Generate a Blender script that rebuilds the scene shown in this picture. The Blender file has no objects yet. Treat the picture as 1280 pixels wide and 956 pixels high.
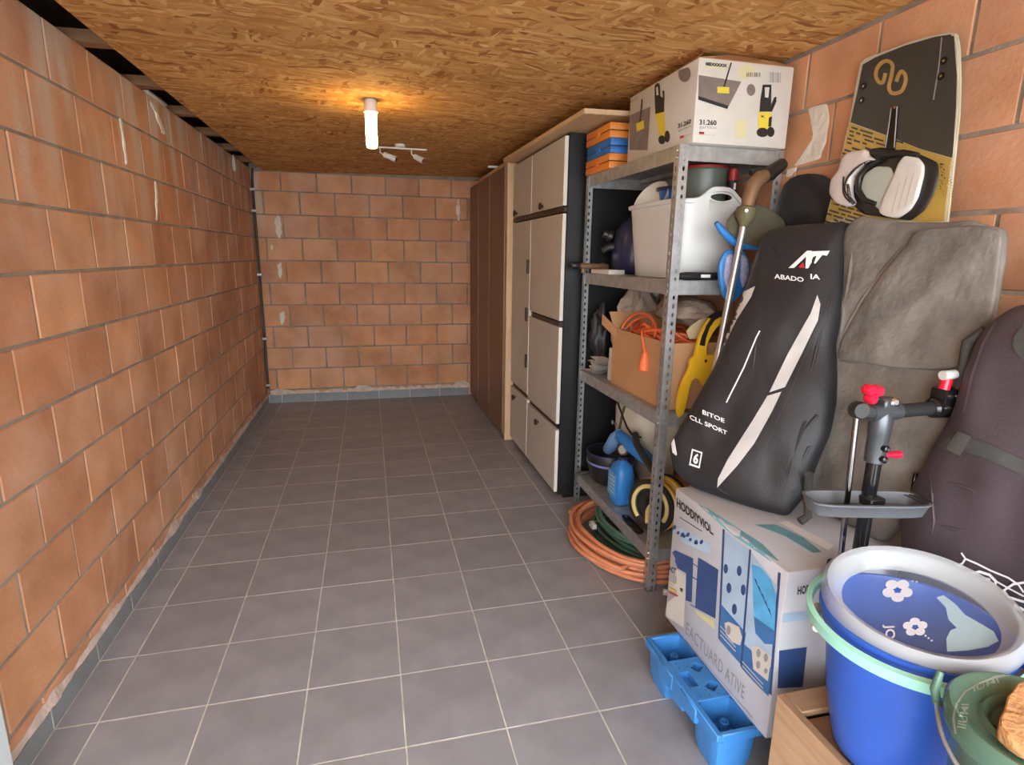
import bpy, bmesh, math, random
from mathutils import Vector, Matrix, noise
from mathutils.bvhtree import BVHTree
from mathutils.geometry import tessellate_polygon
random.seed(7)
S = bpy.context.scene
COL = S.collection
# ---------------------------------------------------------------- camera
YAW, PITCH, ROLL, FPX = 0.2452, -0.2188, 0.0151, 711.35
CAM = Vector((0.847, -2.311, 1.3965))
_f = Vector((math.sin(YAW)*math.cos(PITCH), math.cos(YAW)*math.cos(PITCH), math.sin(PITCH)))
_r = Vector((math.cos(YAW), -math.sin(YAW), 0)); _u = _r.cross(_f)
RT = _r*math.cos(ROLL)+_u*math.sin(ROLL); UP = _u*math.cos(ROLL)-_r*math.sin(ROLL)
cd = bpy.data.cameras.new('camera'); cam = bpy.data.objects.new('camera', cd); COL.objects.link(cam)
cd.sensor_width = 36; cd.lens = 36*FPX/1280; cd.clip_start = 0.02
M = Matrix((RT, UP, -_f)).transposed().to_4x4(); M.translation = CAM; cam.matrix_world = M
S.camera = cam
# ---------------------------------------------------------------- daylight and exposure
W = bpy.data.worlds.new('overcast_sky'); S.world = W; W.use_nodes = True
bg = W.node_tree.nodes['Background']; bg.inputs[0].default_value = (0.90, 0.95, 1.0, 1); bg.inputs[1].default_value = 5.0
S.view_settings.view_transform = 'Standard'; S.view_settings.look = 'None'
S.view_settings.exposure = 1.3; S.view_settings.gamma = 1.0; S.view_settings.use_curve_mapping = False

# ---------------------------------------------------------------- measuring helpers (photo pixel -> point on a real surface)
def ray(x, y): return _f+RT*((x-640)/FPX)-UP*((y-478)/FPX)
def pt(x, y, ax, v):
    d = ray(x, y); i = 'XYZ'.index(ax); return CAM+d*((v-CAM[i])/d[i])
def onpl(x, y, O, N):
    d = ray(x, y); return CAM+d*((O-CAM).dot(N)/d.dot(N))
def V(*a): return Vector(a)

# ---------------------------------------------------------------- materials
MATS = {}
def nodes_of(name):
    m = bpy.data.materials.new(name); m.use_nodes = True
    return m, m.node_tree.nodes, m.node_tree.links, m.node_tree.nodes['Principled BSDF']
def mat(name, col, rough=0.6, metal=0.0, var=0.10, scale=12.0, bump=0.0, bscale=60.0, rnd=0.0, alpha=1.0, trans=0.0, emis=None, es=0.0, spec=None, coat=0.0):
    if name in MATS: return MATS[name]
    m, n, l, b = nodes_of(name)
    c = (*col, 1)
    if var > 0 or rnd > 0:
        tc = n.new('ShaderNodeTexCoord'); nz = n.new('ShaderNodeTexNoise'); nz.inputs['Scale'].default_value = scale; nz.inputs['Detail'].default_value = 5
        l.new(tc.outputs['Object'], nz.inputs['Vector'])
        mr = n.new('ShaderNodeMapRange'); mr.inputs[1].default_value = .3; mr.inputs[2].default_value = .7; mr.inputs[3].default_value = 1-var; mr.inputs[4].default_value = 1+var
        l.new(nz.outputs['Fac'], mr.inputs[0]); val = mr.outputs[0]
        if rnd > 0:
            oi = n.new('ShaderNodeObjectInfo'); m2 = n.new('ShaderNodeMapRange'); m2.inputs[3].default_value = 1-rnd; m2.inputs[4].default_value = 1+rnd
            l.new(oi.outputs['Random'], m2.inputs[0]); mu = n.new('ShaderNodeMath'); mu.operation = 'MULTIPLY'
            l.new(val, mu.inputs[0]); l.new(m2.outputs[0], mu.inputs[1]); val = mu.outputs[0]
        mx = n.new('ShaderNodeVectorMath'); mx.operation = 'SCALE'; mx.inputs[0].default_value = col
        l.new(val, mx.inputs['Scale']); l.new(mx.outputs[0], b.inputs['Base Color'])
    else: b.inputs['Base Color'].default_value = c
    b.inputs['Roughness'].default_value = rough; b.inputs['Metallic'].default_value = metal
    if spec is not None: b.inputs['Specular IOR Level'].default_value = spec
    if coat: b.inputs['Coat Weight'].default_value = coat
    if bump > 0:
        tc = n.new('ShaderNodeTexCoord'); nz = n.new('ShaderNodeTexNoise'); nz.inputs['Scale'].default_value = bscale; nz.inputs['Detail'].default_value = 6
        l.new(tc.outputs['Object'], nz.inputs['Vector']); bp = n.new('ShaderNodeBump'); bp.inputs['Strength'].default_value = bump; bp.inputs['Distance'].default_value = .01
        l.new(nz.outputs['Fac'], bp.inputs['Height']); l.new(bp.outputs[0], b.inputs['Normal'])
    if emis: b.inputs['Emission Color'].default_value = (*emis, 1); b.inputs['Emission Strength'].default_value = es
    if trans: b.inputs['Transmission Weight'].default_value = trans
    if alpha < 1: b.inputs['Alpha'].default_value = alpha
    MATS[name] = m; return m
def ramp(n, stops):
    r = n.new('ShaderNodeValToRGB'); e = r.color_ramp.elements
    while len(e) < len(stops): e.new(.5)
    for k, (p, c) in enumerate(stops): e[k].position = p; e[k].color = (*c, 1)
    return r
def brick_mat():
    m, n, l, b = nodes_of('hollow_clay_block'); geo = n.new('ShaderNodeNewGeometry'); oi = n.new('ShaderNodeObjectInfo')
    r = ramp(n, [(0, (.47, .205, .100)), (.35, (.55, .26, .125)), (.7, (.62, .305, .15)), (1, (.51, .22, .105))]); l.new(oi.outputs['Random'], r.inputs[0])
    nz = n.new('ShaderNodeTexNoise'); nz.inputs['Scale'].default_value = 5; nz.inputs['Detail'].default_value = 6; l.new(geo.outputs['Position'], nz.inputs[0])
    mp = n.new('ShaderNodeMapRange'); mp.inputs[1].default_value = .3; mp.inputs[2].default_value = .7; mp.inputs[3].default_value = .78; mp.inputs[4].default_value = 1.18; l.new(nz.outputs[0], mp.inputs[0])
    sc = n.new('ShaderNodeVectorMath'); sc.operation = 'SCALE'; l.new(r.outputs[0], sc.inputs[0]); l.new(mp.outputs[0], sc.inputs['Scale'])
    # vertical lime streaks, old water stains below the roof gap along the top of the left wall
    vm = n.new('ShaderNodeVectorMath'); vm.operation = 'MULTIPLY'; vm.inputs[1].default_value = (8, 8, 1.6); l.new(geo.outputs['Position'], vm.inputs[0])
    n2 = n.new('ShaderNodeTexNoise'); n2.inputs['Scale'].default_value = 1; n2.inputs['Detail'].default_value = 4; l.new(vm.outputs[0], n2.inputs[0])
    sp = n.new('ShaderNodeSeparateXYZ'); l.new(geo.outputs['Position'], sp.inputs[0])
    hz = n.new('ShaderNodeMapRange'); hz.inputs[1].default_value = 1.25; hz.inputs[2].default_value = 2.0; l.new(sp.outputs['Z'], hz.inputs[0])
    hx = n.new('ShaderNodeMapRange'); hx.inputs[1].default_value = .35; hx.inputs[2].default_value = -.1; l.new(sp.outputs['X'], hx.inputs[0])
    mk = n.new('ShaderNodeMath'); mk.operation = 'MULTIPLY'; l.new(hz.outputs[0], mk.inputs[0]); l.new(hx.outputs[0], mk.inputs[1])
    st = n.new('ShaderNodeMapRange'); st.inputs[1].default_value = .47; st.inputs[2].default_value = .62; st.inputs[4].default_value = .9; l.new(n2.outputs[0], st.inputs[0])
    m2 = n.new('ShaderNodeMath'); m2.operation = 'MULTIPLY'; l.new(mk.outputs[0], m2.inputs[0]); l.new(st.outputs[0], m2.inputs[1])
    x2 = n.new('ShaderNodeMix'); x2.data_type = 'RGBA'; x2.inputs['B'].default_value = (.56, .46, .37, 1); l.new(m2.outputs[0], x2.inputs['Factor']); l.new(sc.outputs[0], x2.inputs['A'])
    # pale lime dust, patchy everywhere
    n3 = n.new('ShaderNodeTexNoise'); n3.inputs['Scale'].default_value = 2.6; n3.inputs['Detail'].default_value = 8; n3.inputs['Roughness'].default_value = .7; l.new(geo.outputs['Position'], n3.inputs[0])
    lm = n.new('ShaderNodeMapRange'); lm.inputs[1].default_value = .44; lm.inputs[2].default_value = .72; lm.inputs[4].default_value = .62; l.new(n3.outputs[0], lm.inputs[0])
    x3 = n.new('ShaderNodeMix'); x3.data_type = 'RGBA'; x3.inputs['B'].default_value = (.60, .40, .29, 1); l.new(lm.outputs[0], x3.inputs['Factor']); l.new(x2.outputs['Result'], x3.inputs['A'])
    l.new(x3.outputs['Result'], b.inputs['Base Color']); b.inputs['Roughness'].default_value = .85
    nb = n.new('ShaderNodeTexNoise'); nb.inputs['Scale'].default_value = 70; nb.inputs['Detail'].default_value = 5; l.new(geo.outputs['Position'], nb.inputs[0])
    bu = n.new('ShaderNodeBump'); bu.inputs['Strength'].default_value = .35; bu.inputs['Distance'].default_value = .004; l.new(nb.outputs[0], bu.inputs['Height']); l.new(bu.outputs[0], b.inputs['Normal'])
    return m
def osb_mat():
    m, n, l, b = nodes_of('oriented_strand_board'); tc = n.new('ShaderNodeTexCoord')
    wn = n.new('ShaderNodeTexNoise'); wn.inputs['Scale'].default_value = 6; wn.inputs['Detail'].default_value = 2; l.new(tc.outputs['Object'], wn.inputs[0])
    wa = n.new('ShaderNodeVectorMath'); wa.operation = 'SCALE'; wa.inputs['Scale'].default_value = .10; l.new(wn.outputs['Color'], wa.inputs[0])
    ad = n.new('ShaderNodeVectorMath'); ad.operation = 'ADD'; l.new(tc.outputs['Object'], ad.inputs[0]); l.new(wa.outputs[0], ad.inputs[1])
    outs = []; masks = []
    for k, (ang, sx, sy) in enumerate(((.12, 11, 55), (.75, 12, 50), (-.55, 10, 60), (1.4, 14, 48), (-.15, 8, 70))):
        mp = n.new('ShaderNodeMapping'); mp.inputs['Rotation'].default_value = (0, 0, ang); mp.inputs['Location'].default_value = (k*3.1, k*1.7, 0); l.new(ad.outputs[0], mp.inputs[0])
        ms = n.new('ShaderNodeVectorMath'); ms.operation = 'MULTIPLY'; ms.inputs[1].default_value = (sx, sy, 1); l.new(mp.outputs[0], ms.inputs[0])
        v = n.new('ShaderNodeTexVoronoi'); v.voronoi_dimensions = '2D'; v.inputs['Scale'].default_value = 1; v.inputs['Randomness'].default_value = 1; l.new(ms.outputs[0], v.inputs['Vector'])
        s = n.new('ShaderNodeSeparateColor'); l.new(v.outputs['Color'], s.inputs[0]); outs.append(s.outputs[0]); masks.append(s.outputs[1])
    cur = outs[0]
    for k in range(1, 5):
        gt = n.new('ShaderNodeMath'); gt.operation = 'GREATER_THAN'; gt.inputs[1].default_value = .62; l.new(masks[k], gt.inputs[0])
        mx = n.new('ShaderNodeMix'); l.new(gt.outputs[0], mx.inputs['Factor']); l.new(cur, mx.inputs['A']); l.new(outs[k], mx.inputs['B']); cur = mx.outputs['Result']
    r = ramp(n, [(0, (.30, .11, .03)), (.12, (.48, .22, .062)), (.5, (.59, .30, .095)), (.85, (.68, .385, .135)), (1, (.76, .48, .20))]); l.new(cur, r.inputs[0])
    bn = n.new('ShaderNodeTexNoise'); bn.inputs['Scale'].default_value = 1.7; bn.inputs['Detail'].default_value = 3; l.new(tc.outputs['Object'], bn.inputs[0])
    mr = n.new('ShaderNodeMapRange'); mr.inputs[1].default_value = .3; mr.inputs[2].default_value = .7; mr.inputs[3].default_value = .85; mr.inputs[4].default_value = 1.12; l.new(bn.outputs[0], mr.inputs[0])
    sc = n.new('ShaderNodeVectorMath'); sc.operation = 'SCALE'; l.new(r.outputs[0], sc.inputs[0]); l.new(mr.outputs[0], sc.inputs['Scale']); l.new(sc.outputs[0], b.inputs['Base Color'])
    b.inputs['Roughness'].default_value = .85; b.inputs['Specular IOR Level'].default_value = .25
    bu = n.new('ShaderNodeBump'); bu.inputs['Strength'].default_value = .25; bu.inputs['Distance'].default_value = .004; l.new(cur, bu.inputs['Height']); l.new(bu.outputs[0], b.inputs['Normal'])
    return m
def wood_mat(name, c1, c2, axis=1, rough=.55, scale=5.0):
    m, n, l, b = nodes_of(name); tc = n.new('ShaderNodeTexCoord'); vm = n.new('ShaderNodeVectorMath'); vm.operation = 'MULTIPLY'
    s = [scale*9]*3; s[axis] = scale; vm.inputs[1].default_value = s; l.new(tc.outputs['Object'], vm.inputs[0])
    nz = n.new('ShaderNodeTexNoise'); nz.inputs['Scale'].default_value = 1; nz.inputs['Detail'].default_value = 6; nz.inputs['Distortion'].default_value = .8; l.new(vm.outputs[0], nz.inputs[0])
    r = ramp(n, [(.3, c1), (.7, c2)]); l.new(nz.outputs[0], r.inputs[0]); l.new(r.outputs[0], b.inputs['Base Color']); b.inputs['Roughness'].default_value = rough
    return m
def see_through(name, col, fac, rough=.3):
    m, n, l, b = nodes_of(name); b.inputs['Base Color'].default_value = (*col, 1); b.inputs['Roughness'].default_value = rough
    t = n.new('ShaderNodeBsdfTransparent'); mx = n.new('ShaderNodeMixShader'); mx.inputs[0].default_value = fac
    l.new(t.outputs[0], mx.inputs[1]); l.new(b.outputs[0], mx.inputs[2]); l.new(mx.outputs[0], n['Material Output'].inputs['Surface']); return m
BRICK = brick_mat(); OSB = osb_mat()
MORTAR = mat('grey_mortar', (.27, .225, .18), .95, var=.25, scale=9, bump=.6, bscale=45)
TILE = mat('grey_floor_tile', (.285, .288, .308), .42, var=.13, scale=7, bump=.04, bscale=30, rnd=.07)
SKIRT = mat('grey_skirting_tile', (.20, .21, .215), .45, var=.12, scale=8, rnd=.06)
GROUT = mat('pale_grout', (.60, .57, .50), .9, var=.2, scale=20)
PLASTER = mat('pale_plaster', (.55, .44, .37), .95, var=.2, scale=18, bump=.6, bscale=50)
WHITEPL = mat('white_plaster', (.72, .66, .56), .95, var=.1, scale=18, bump=.5, bscale=40)
JOIST = wood_mat('joist_wood', (.22, .11, .05), (.34, .19, .09), 0, .8)
ROOF = mat('brown_roof_deck', (.11, .08, .055), .95)
WALNUT = wood_mat('brown_wardrobe_veneer', (.20, .105, .068), (.26, .14, .09), 2, .45, 2.5)
PALEWOOD = wood_mat('pale_raw_wood', (.55, .37, .20), (.66, .46, .27), 1, .6)
PALEWOODZ = wood_mat('pale_raw_wood_upright', (.55, .37, .20), (.66, .46, .27), 2, .6)
WHITED = mat('cream_white_laminate', (.50, .47, .41), .45, var=.03, scale=4)
EDGE = mat('white_edge_band', (.72, .68, .60), .4, var=.03)
BLACK = mat('black_laminate', (.006, .006, .007), .45, var=.1)
BLACKP = mat('black_plastic', (.014, .014, .015), .4, var=.15)
GLOSSB = mat('glossy_black', (.010, .010, .011), .12, var=0)
DKBROWN = mat('dark_brown_metal', (.035, .022, .016), .4)
GALV = mat('galvanised_steel', (.50, .52, .52), .38, .75, var=.18, scale=30)
GALVS = mat('galvanised_sheet', (.44, .45, .44), .45, .6, var=.2, scale=25)
WHITEP = mat('white_plastic', (.66, .67, .65), .4, var=.02)
CREAM = mat('cream_plastic', (.72, .66, .52), .45, var=.04)
CARD = mat('brown_cardboard', (.50, .27, .125), .85, var=.06, scale=6)
CARDW = mat('white_printed_card', (.62, .60, .54), .5, var=.04)
CARDB = mat('bluish_white_card', (.52, .54, .58), .4, var=.05)
ORANGE = mat('orange_plastic', (.72, .235, .03), .45, var=.06)
BLUEC = mat('blue_plastic', (.02, .15, .50), .4, var=.06)
PALB = mat('pallet_blue', (.045, .22, .56), .42, var=.10, scale=14, bump=.05)
HOSEO = mat('orange_hose_rubber', (.66, .25, .12), .5, var=.08, scale=30)
HOSEG = mat('green_hose_rubber', (.055, .13, .095), .5, var=.12, scale=30)
CORDO = mat('orange_cord', (.80, .16, .05), .45, var=.05)
YELLOW = mat('yellow_plastic', (.78, .47, .02), .4, var=.05)
YELL2 = mat('yellow_ribbed_hose', (.70, .43, .06), .45, var=.08)
CLOTH = mat('beige_cloth', (.44, .34, .26), .95, var=.12, scale=10, bump=.4, bscale=90)
BAGBK = mat('black_bag_nylon', (.018, .018, .021), .5, var=.2, scale=6, bump=.12, bscale=160)
BAGGY = mat('weathered_grey_canvas', (.185, .172, .152), .9, var=.38, scale=9, bump=.5, bscale=45)
BAGPU = mat('dark_plum_nylon', (.058, .042, .050), .6, var=.2, scale=5, bump=.15, bscale=180)
STRAP = mat('grey_webbing', (.055, .055, .052), .8, var=.15, scale=60)
PRW = mat('white_print', (.80, .80, .80), .55, var=0)
PRG = mat('grey_print', (.30, .30, .30), .6, var=0)
PRK = mat('black_print', (.02, .02, .02), .5, var=0)
PRY = mat('yellow_print', (.75, .60, .06), .5, var=0)
PRPY = mat('pale_yellow_print', (.66, .62, .36), .5, var=0)
PRR = mat('red_print', (.55, .02, .03), .5, var=0)
PRD = mat('taupe_print', (.20, .165, .15), .5, var=.15, scale=20)
PRNB = mat('navy_print', (.035, .075, .22), .4, var=.1)
PRMB = mat('mid_blue_print', (.05, .17, .42), .4, var=.1)
PRPB = mat('pale_blue_print', (.40, .55, .70), .4, var=.12, scale=9)
PRCY = mat('sky_blue_print', (.10, .42, .75), .4, var=.2, scale=14)
PRTL = mat('teal_print', (.16, .38, .46), .4, var=.15)
SILV = mat('silver_reflective', (.55, .55, .54), .45, .2, var=.08)
BOARDK = mat('charcoal_board_laminate', (.040, .040, .036), .4, var=.08)
BOARDY = mat('yellow_board_laminate', (.46, .31, .07), .4, var=.15, scale=9)
BOARDE = mat('pale_board_edge', (.50, .48, .36), .5)
PAD = mat('white_pad_foam', (.68, .66, .62), .7, var=.05)
SOLE = mat('pale_grey_footbed', (.45, .50, .44), .6, var=.06)
GUNM = mat('gunmetal', (.10, .11, .12), .35, .6, var=.08)
CHROME = mat('chrome', (.7, .7, .72), .15, 1.0, var=0)
REDG = mat('red_translucent_knob', (.75, .01, .04), .25, var=.05)
TRAYM = mat('grey_tray_plastic', (.10, .105, .115), .5, var=.1)
BUCK = mat('blue_bucket_plastic', (.028, .105, .50), .35, var=.06)
MINT = mat('mint_green_plastic', (.33, .70, .56), .35, var=.04)
LIDM = see_through('frosted_clear_plastic', (.60, .64, .66), .38, .3)
LIDT = see_through('clear_lid_floor', (.40, .50, .70), .10, .25)
GRNT = see_through('green_frosted_plastic', (.10, .19, .135), .85, .2)
GREEN = mat('green_tub_plastic', (.075, .16, .11), .3, var=.1)
CORK = mat('crumbly_cork', (.52, .27, .11), .9, var=.2, scale=30, bump=.8, bscale=60)
CRATE = wood_mat('beech_crate_wood', (.36, .22, .12), (.48, .31, .18), 1, .55)
CRATEX = wood_mat('beech_crate_wood_cross', (.36, .22, .12), (.48, .31, .18), 0, .55)
CRATED = wood_mat('reddish_crate_floor', (.22, .11, .06), (.32, .17, .095), 0, .5)
OLIVE = mat('olive_plastic', (.115, .10, .045), .6, var=.15)
OLIVEF = mat('olive_cloth', (.085, .075, .045), .85, var=.15, bump=.3)
BRASS = mat('brown_bronze_fitting', (.23, .13, .07), .5, .3, var=.15)
BRUSHB = mat('blue_brush_plastic', (.03, .20, .55), .4, var=.06)
LILAC = mat('lilac_bristles', (.38, .38, .55), .9, var=.15, scale=80, bump=.6, bscale=120)
NAVY = mat('navy_plastic', (.022, .028, .085), .35, var=.12)
LABELB = mat('label_blue', (.12, .33, .58), .5, var=.1, scale=60)
RED = mat('red_plastic', (.35, .02, .015), .45, var=.06)
POTG = mat('grey_green_enamel', (.10, .115, .095), .4, var=.08)
BULB = mat('glowing_bulb', (1, .9, .7), .4, var=0, emis=(1, .66, .22), es=22)
JAMB = mat('pale_door_frame_paint', (.55, .62, .62), .4, var=.03)
CONC = mat('outdoor_concrete', (.42, .41, .39), .9, var=.1, scale=3)
PIPE = mat('dark_conduit', (.045, .035, .03), .5, var=.1)

# ---------------------------------------------------------------- mesh builder
class MB:
    def __init__(s): s.v = []; s.f = []
    def add(s, vs, fs):
        o = len(s.v); s.v += [Vector(p) for p in vs]; s.f += [tuple(i+o for i in f) for f in fs]; return s
    def box(s, a, b, bev=0, seg=1, mtx=None):
        a, b = Vector(a), Vector(b); bm = bmesh.new(); bmesh.ops.create_cube(bm, size=1); c = (a+b)/2; d = b-a
        for p in bm.verts: p.co = Vector((p.co.x*d.x, p.co.y*d.y, p.co.z*d.z))+c
        if bev > 0: bmesh.ops.bevel(bm, geom=list(bm.edges), offset=bev, segments=seg, affect='EDGES', profile=.5)
        return s._bm(bm, mtx)
    def _bm(s, bm, mtx=None):
        bm.verts.index_update(); vs = [(mtx @ p.co if mtx else p.co.copy()) for p in bm.verts]; fs = [[q.index for q in f.verts] for f in bm.faces]; bm.free(); return s.add(vs, fs)
    def cyl(s, p0, p1, r0, r1=None, n=16, caps=True):
        r1 = r0 if r1 is None else r1; p0, p1 = Vector(p0), Vector(p1); d = (p1-p0).normalized(); u = d.orthogonal().normalized(); w = d.cross(u); vs = []
        for p, r in ((p0, r0), (p1, r1)):
            for i in range(n): a = 2*math.pi*i/n; vs.append(p+u*math.cos(a)*r+w*math.sin(a)*r)
        fs = [(i, (i+1) % n, n+(i+1) % n, n+i) for i in range(n)]
        if caps: fs += [tuple(range(n))[::-1], tuple(range(n, 2*n))]
        return s.add(vs, fs)
    def tube(s, path, r, n=8, closed=False, sec=None):
        P = [Vector(p) for p in path]; k = len(P); vs = []; pn = None
        for i in range(k):
            t = (P[(i+1) % k]-P[i-1]) if closed else (P[min(i+1, k-1)]-P[max(i-1, 0)]); t.normalize()
            if pn is None: u = t.orthogonal().normalized() if abs(t.z) > .9 else Vector((0, 0, 1)); u = (u-t*u.dot(t)).normalized()
            else: u = (pn-t*pn.dot(t)).normalized()
            pn = u; w = t.cross(u); rr = r[i] if isinstance(r, (list, tuple)) else r
            for j in range(n):
                a = 2*math.pi*j/n
                if sec: vs.append(P[i]+u*sec[j][1]+w*sec[j][0])
                else: vs.append(P[i]+u*math.cos(a)*rr+w*math.sin(a)*rr)
        fs = []
        for i in range(k if closed else k-1):
            for j in range(n): a = i*n+j; b = i*n+(j+1) % n; c = ((i+1) % k)*n+(j+1) % n; d = ((i+1) % k)*n+j; fs.append((a, b, c, d))
        if not closed: fs += [tuple(range(n))[::-1], tuple(range((k-1)*n, k*n))]
        return s.add(vs, fs)
    def lathe(s, prof, c=(0, 0, 0), n=32, axis=(0, 0, 1), caps=True):
        c = Vector(c); ax = Vector(axis).normalized(); u = ax.orthogonal().normalized() if abs(ax.z) < .999 else Vector((1, 0, 0)); w = ax.cross(u); vs = []; k = len(prof)
        for (r, z) in prof:
            for i in range(n): a = 2*math.pi*i/n; vs.append(c+ax*z+(u*math.cos(a)+w*math.sin(a))*r)
        fs = [(i*n+j, i*n+(j+1) % n, (i+1)*n+(j+1) % n, (i+1)*n+j) for i in range(k-1) for j in range(n)]
        if caps and prof[0][0] > 1e-4: fs.append(tuple(range(n))[::-1])
        if caps and prof[-1][0] > 1e-4: fs.append(tuple(range((k-1)*n, k*n)))
        return s.add(vs, fs)
    def prism(s, poly, nvec, bev=0):
        """planar polygon (world points) extruded along nvec"""
        bm = bmesh.new(); vs = [bm.verts.new(p) for p in poly]; f = bm.faces.new(vs)
        r = bmesh.ops.extrude_face_region(bm, geom=[f]); bmesh.ops.translate(bm, vec=Vector(nvec), verts=[g for g in r['geom'] if isinstance(g, bmesh.types.BMVert)])
        bmesh.ops.recalc_face_normals(bm, faces=bm.faces)
        if bev: bmesh.ops.bevel(bm, geom=list(bm.edges), offset=bev, segments=2, affect='EDGES')
        return s._bm(bm)
    def loft(s, rings, cap0=True, cap1=True):
        n = len(rings[0]); vs = [p for r in rings for p in r]
        fs = [(i*n+j, i*n+(j+1) % n, (i+1)*n+(j+1) % n, (i+1)*n+j) for i in range(len(rings)-1) for j in range(n)]
        if cap0: fs.append(tuple(range(n))[::-1])
        if cap1: fs.append(tuple(range((len(rings)-1)*n, len(rings)*n)))
        return s.add(vs, fs)
    def pillow(s, outline, N, tf, tb, p=3.0, rings=14, wr=0.0, wsc=6.0, seed=0, stretch=(1, 1, 1), step=.03):
        pts = []
        for i in range(len(outline)):
            a, b = outline[i], outline[(i+1) % len(outline)]; k = max(1, int((b-a).length/step))
            pts += [a.lerp(b, j/k) for j in range(k)]
        for _ in range(2): pts = [(pts[i-1]+pts[i]*2+pts[(i+1) % len(pts)])/4 for i in range(len(pts))]
        c = sum(pts, Vector())/len(pts); n = len(pts); N = Vector(N).normalized()
        ss = [math.sin(math.pi/2*(1-i/rings)) for i in range(rings)]
        def wv(q, sd): 
            q = Vector((q.x*stretch[0], q.y*stretch[1], q.z*stretch[2]))*wsc+Vector((sd, seed*3.3, 0)); return noise.noise(q)+.5*noise.noise(q*2.1)
        def ring(sv, t, sd):
            h = t*max(0, 1-sv**p)**(1/p); o = []
            for q in pts:
                x = c+(q-c)*sv; o.append(x+N*(h+(math.copysign(1, t)*wr*wv(x, sd)*min(1, 4*(1-sv)+.15) if sv < .999 else 0)))
            return o
        F = [ring(sv, tf, 0) for sv in ss]; B = [ring(sv, -tb, 9) for sv in ss[1:]]
        vs = [q for r in F for q in r]; k = len(F)
        fs = [(i*n+j, i*n+(j+1) % n, (i+1)*n+(j+1) % n, (i+1)*n+j) for i in range(k-1) for j in range(n)]
        vs.append(c+N*(tf+wr*wv(c, 0))); ci = len(vs)-1; fs += [((k-1)*n+j, (k-1)*n+(j+1) % n, ci) for j in range(n)]
        b0 = len(vs); vs += [q for r in B for q in r]
        fs += [((j+1) % n, j, b0+j, b0+(j+1) % n) for j in range(n)]
        fs += [(b0+i*n+(j+1) % n, b0+i*n+j, b0+(i+1)*n+j, b0+(i+1)*n+(j+1) % n) for i in range(len(B)-1) for j in range(n)]
        vs.append(c-N*tb); ci = len(vs)-1; fs += [(b0+(len(B)-1)*n+(j+1) % n, b0+(len(B)-1)*n+j, ci) for j in range(n)]
        return s.add(vs, fs)
WPOS = {}
def obj(name, mb, m, parent=None, smooth=True, ang=38, kind=None, label=None, fixn=True):
    vs = mb.v; lo = Vector([min(p[i] for p in vs) for i in range(3)]); hi = Vector([max(p[i] for p in vs) for i in range(3)]); o0 = (lo+hi)/2
    if parent is None: o0.z = lo.z
    me = bpy.data.meshes.new(name); me.from_pydata([p-o0 for p in vs], [], mb.f); me.update()
    if fixn:
        bm = bmesh.new(); bm.from_mesh(me); bmesh.ops.recalc_face_normals(bm, faces=bm.faces); bm.to_mesh(me); bm.free()
    if smooth: me.polygons.foreach_set('use_smooth', [True]*len(me.polygons)); me.set_sharp_from_angle(angle=math.radians(ang))
    me.materials.append(m); o = bpy.data.objects.new(name, me); COL.objects.link(o)
    WPOS[o.name] = o0.copy()
    if parent is not None: o.parent = parent; o.location = o0-WPOS[parent.name]
    else: o.location = o0
    if kind: o['kind'] = kind
    if label: o['label'] = label
    return o
def thing(name, label, cat, loc, group=None):
    o = bpy.data.objects.new(name, None); COL.objects.link(o); o.location = loc; o.empty_display_size = .05; WPOS[o.name] = Vector(loc); return tag(o, label, cat, group)
def tag(o, label, cat, group=None):
    o['label'] = label; o['category'] = cat
    if group: o['group'] = group
    return o
def carve(o, mb, flat=False):
    c = obj('cutter', mb, o.data.materials[0]); md = o.modifiers.new('cut', 'BOOLEAN'); md.operation = 'DIFFERENCE'; md.solver = 'EXACT'; md.object = c
    bpy.context.view_layer.update(); me = bpy.data.meshes.new_from_object(o.evaluated_get(bpy.context.evaluated_depsgraph_get()))
    o.modifiers.remove(md); o.data = me
    if flat: me.polygons.foreach_set('use_smooth', [False]*len(me.polygons)); me.update()
    cm_ = c.data; bpy.data.objects.remove(c); bpy.data.meshes.remove(cm_)
def struct(name, mb, m, smooth=False): return obj(name, mb, m, None, smooth, kind='structure')
def bvh(*objs):
    vs = []; fs = []
    for o in objs:
        k = len(vs); w = WPOS[o.name]; vs += [p.co+w for p in o.data.vertices]; fs += [[i+k for i in f.vertices] for f in o.data.polygons]
    return BVHTree.FromPolygons(vs, fs)
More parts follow.
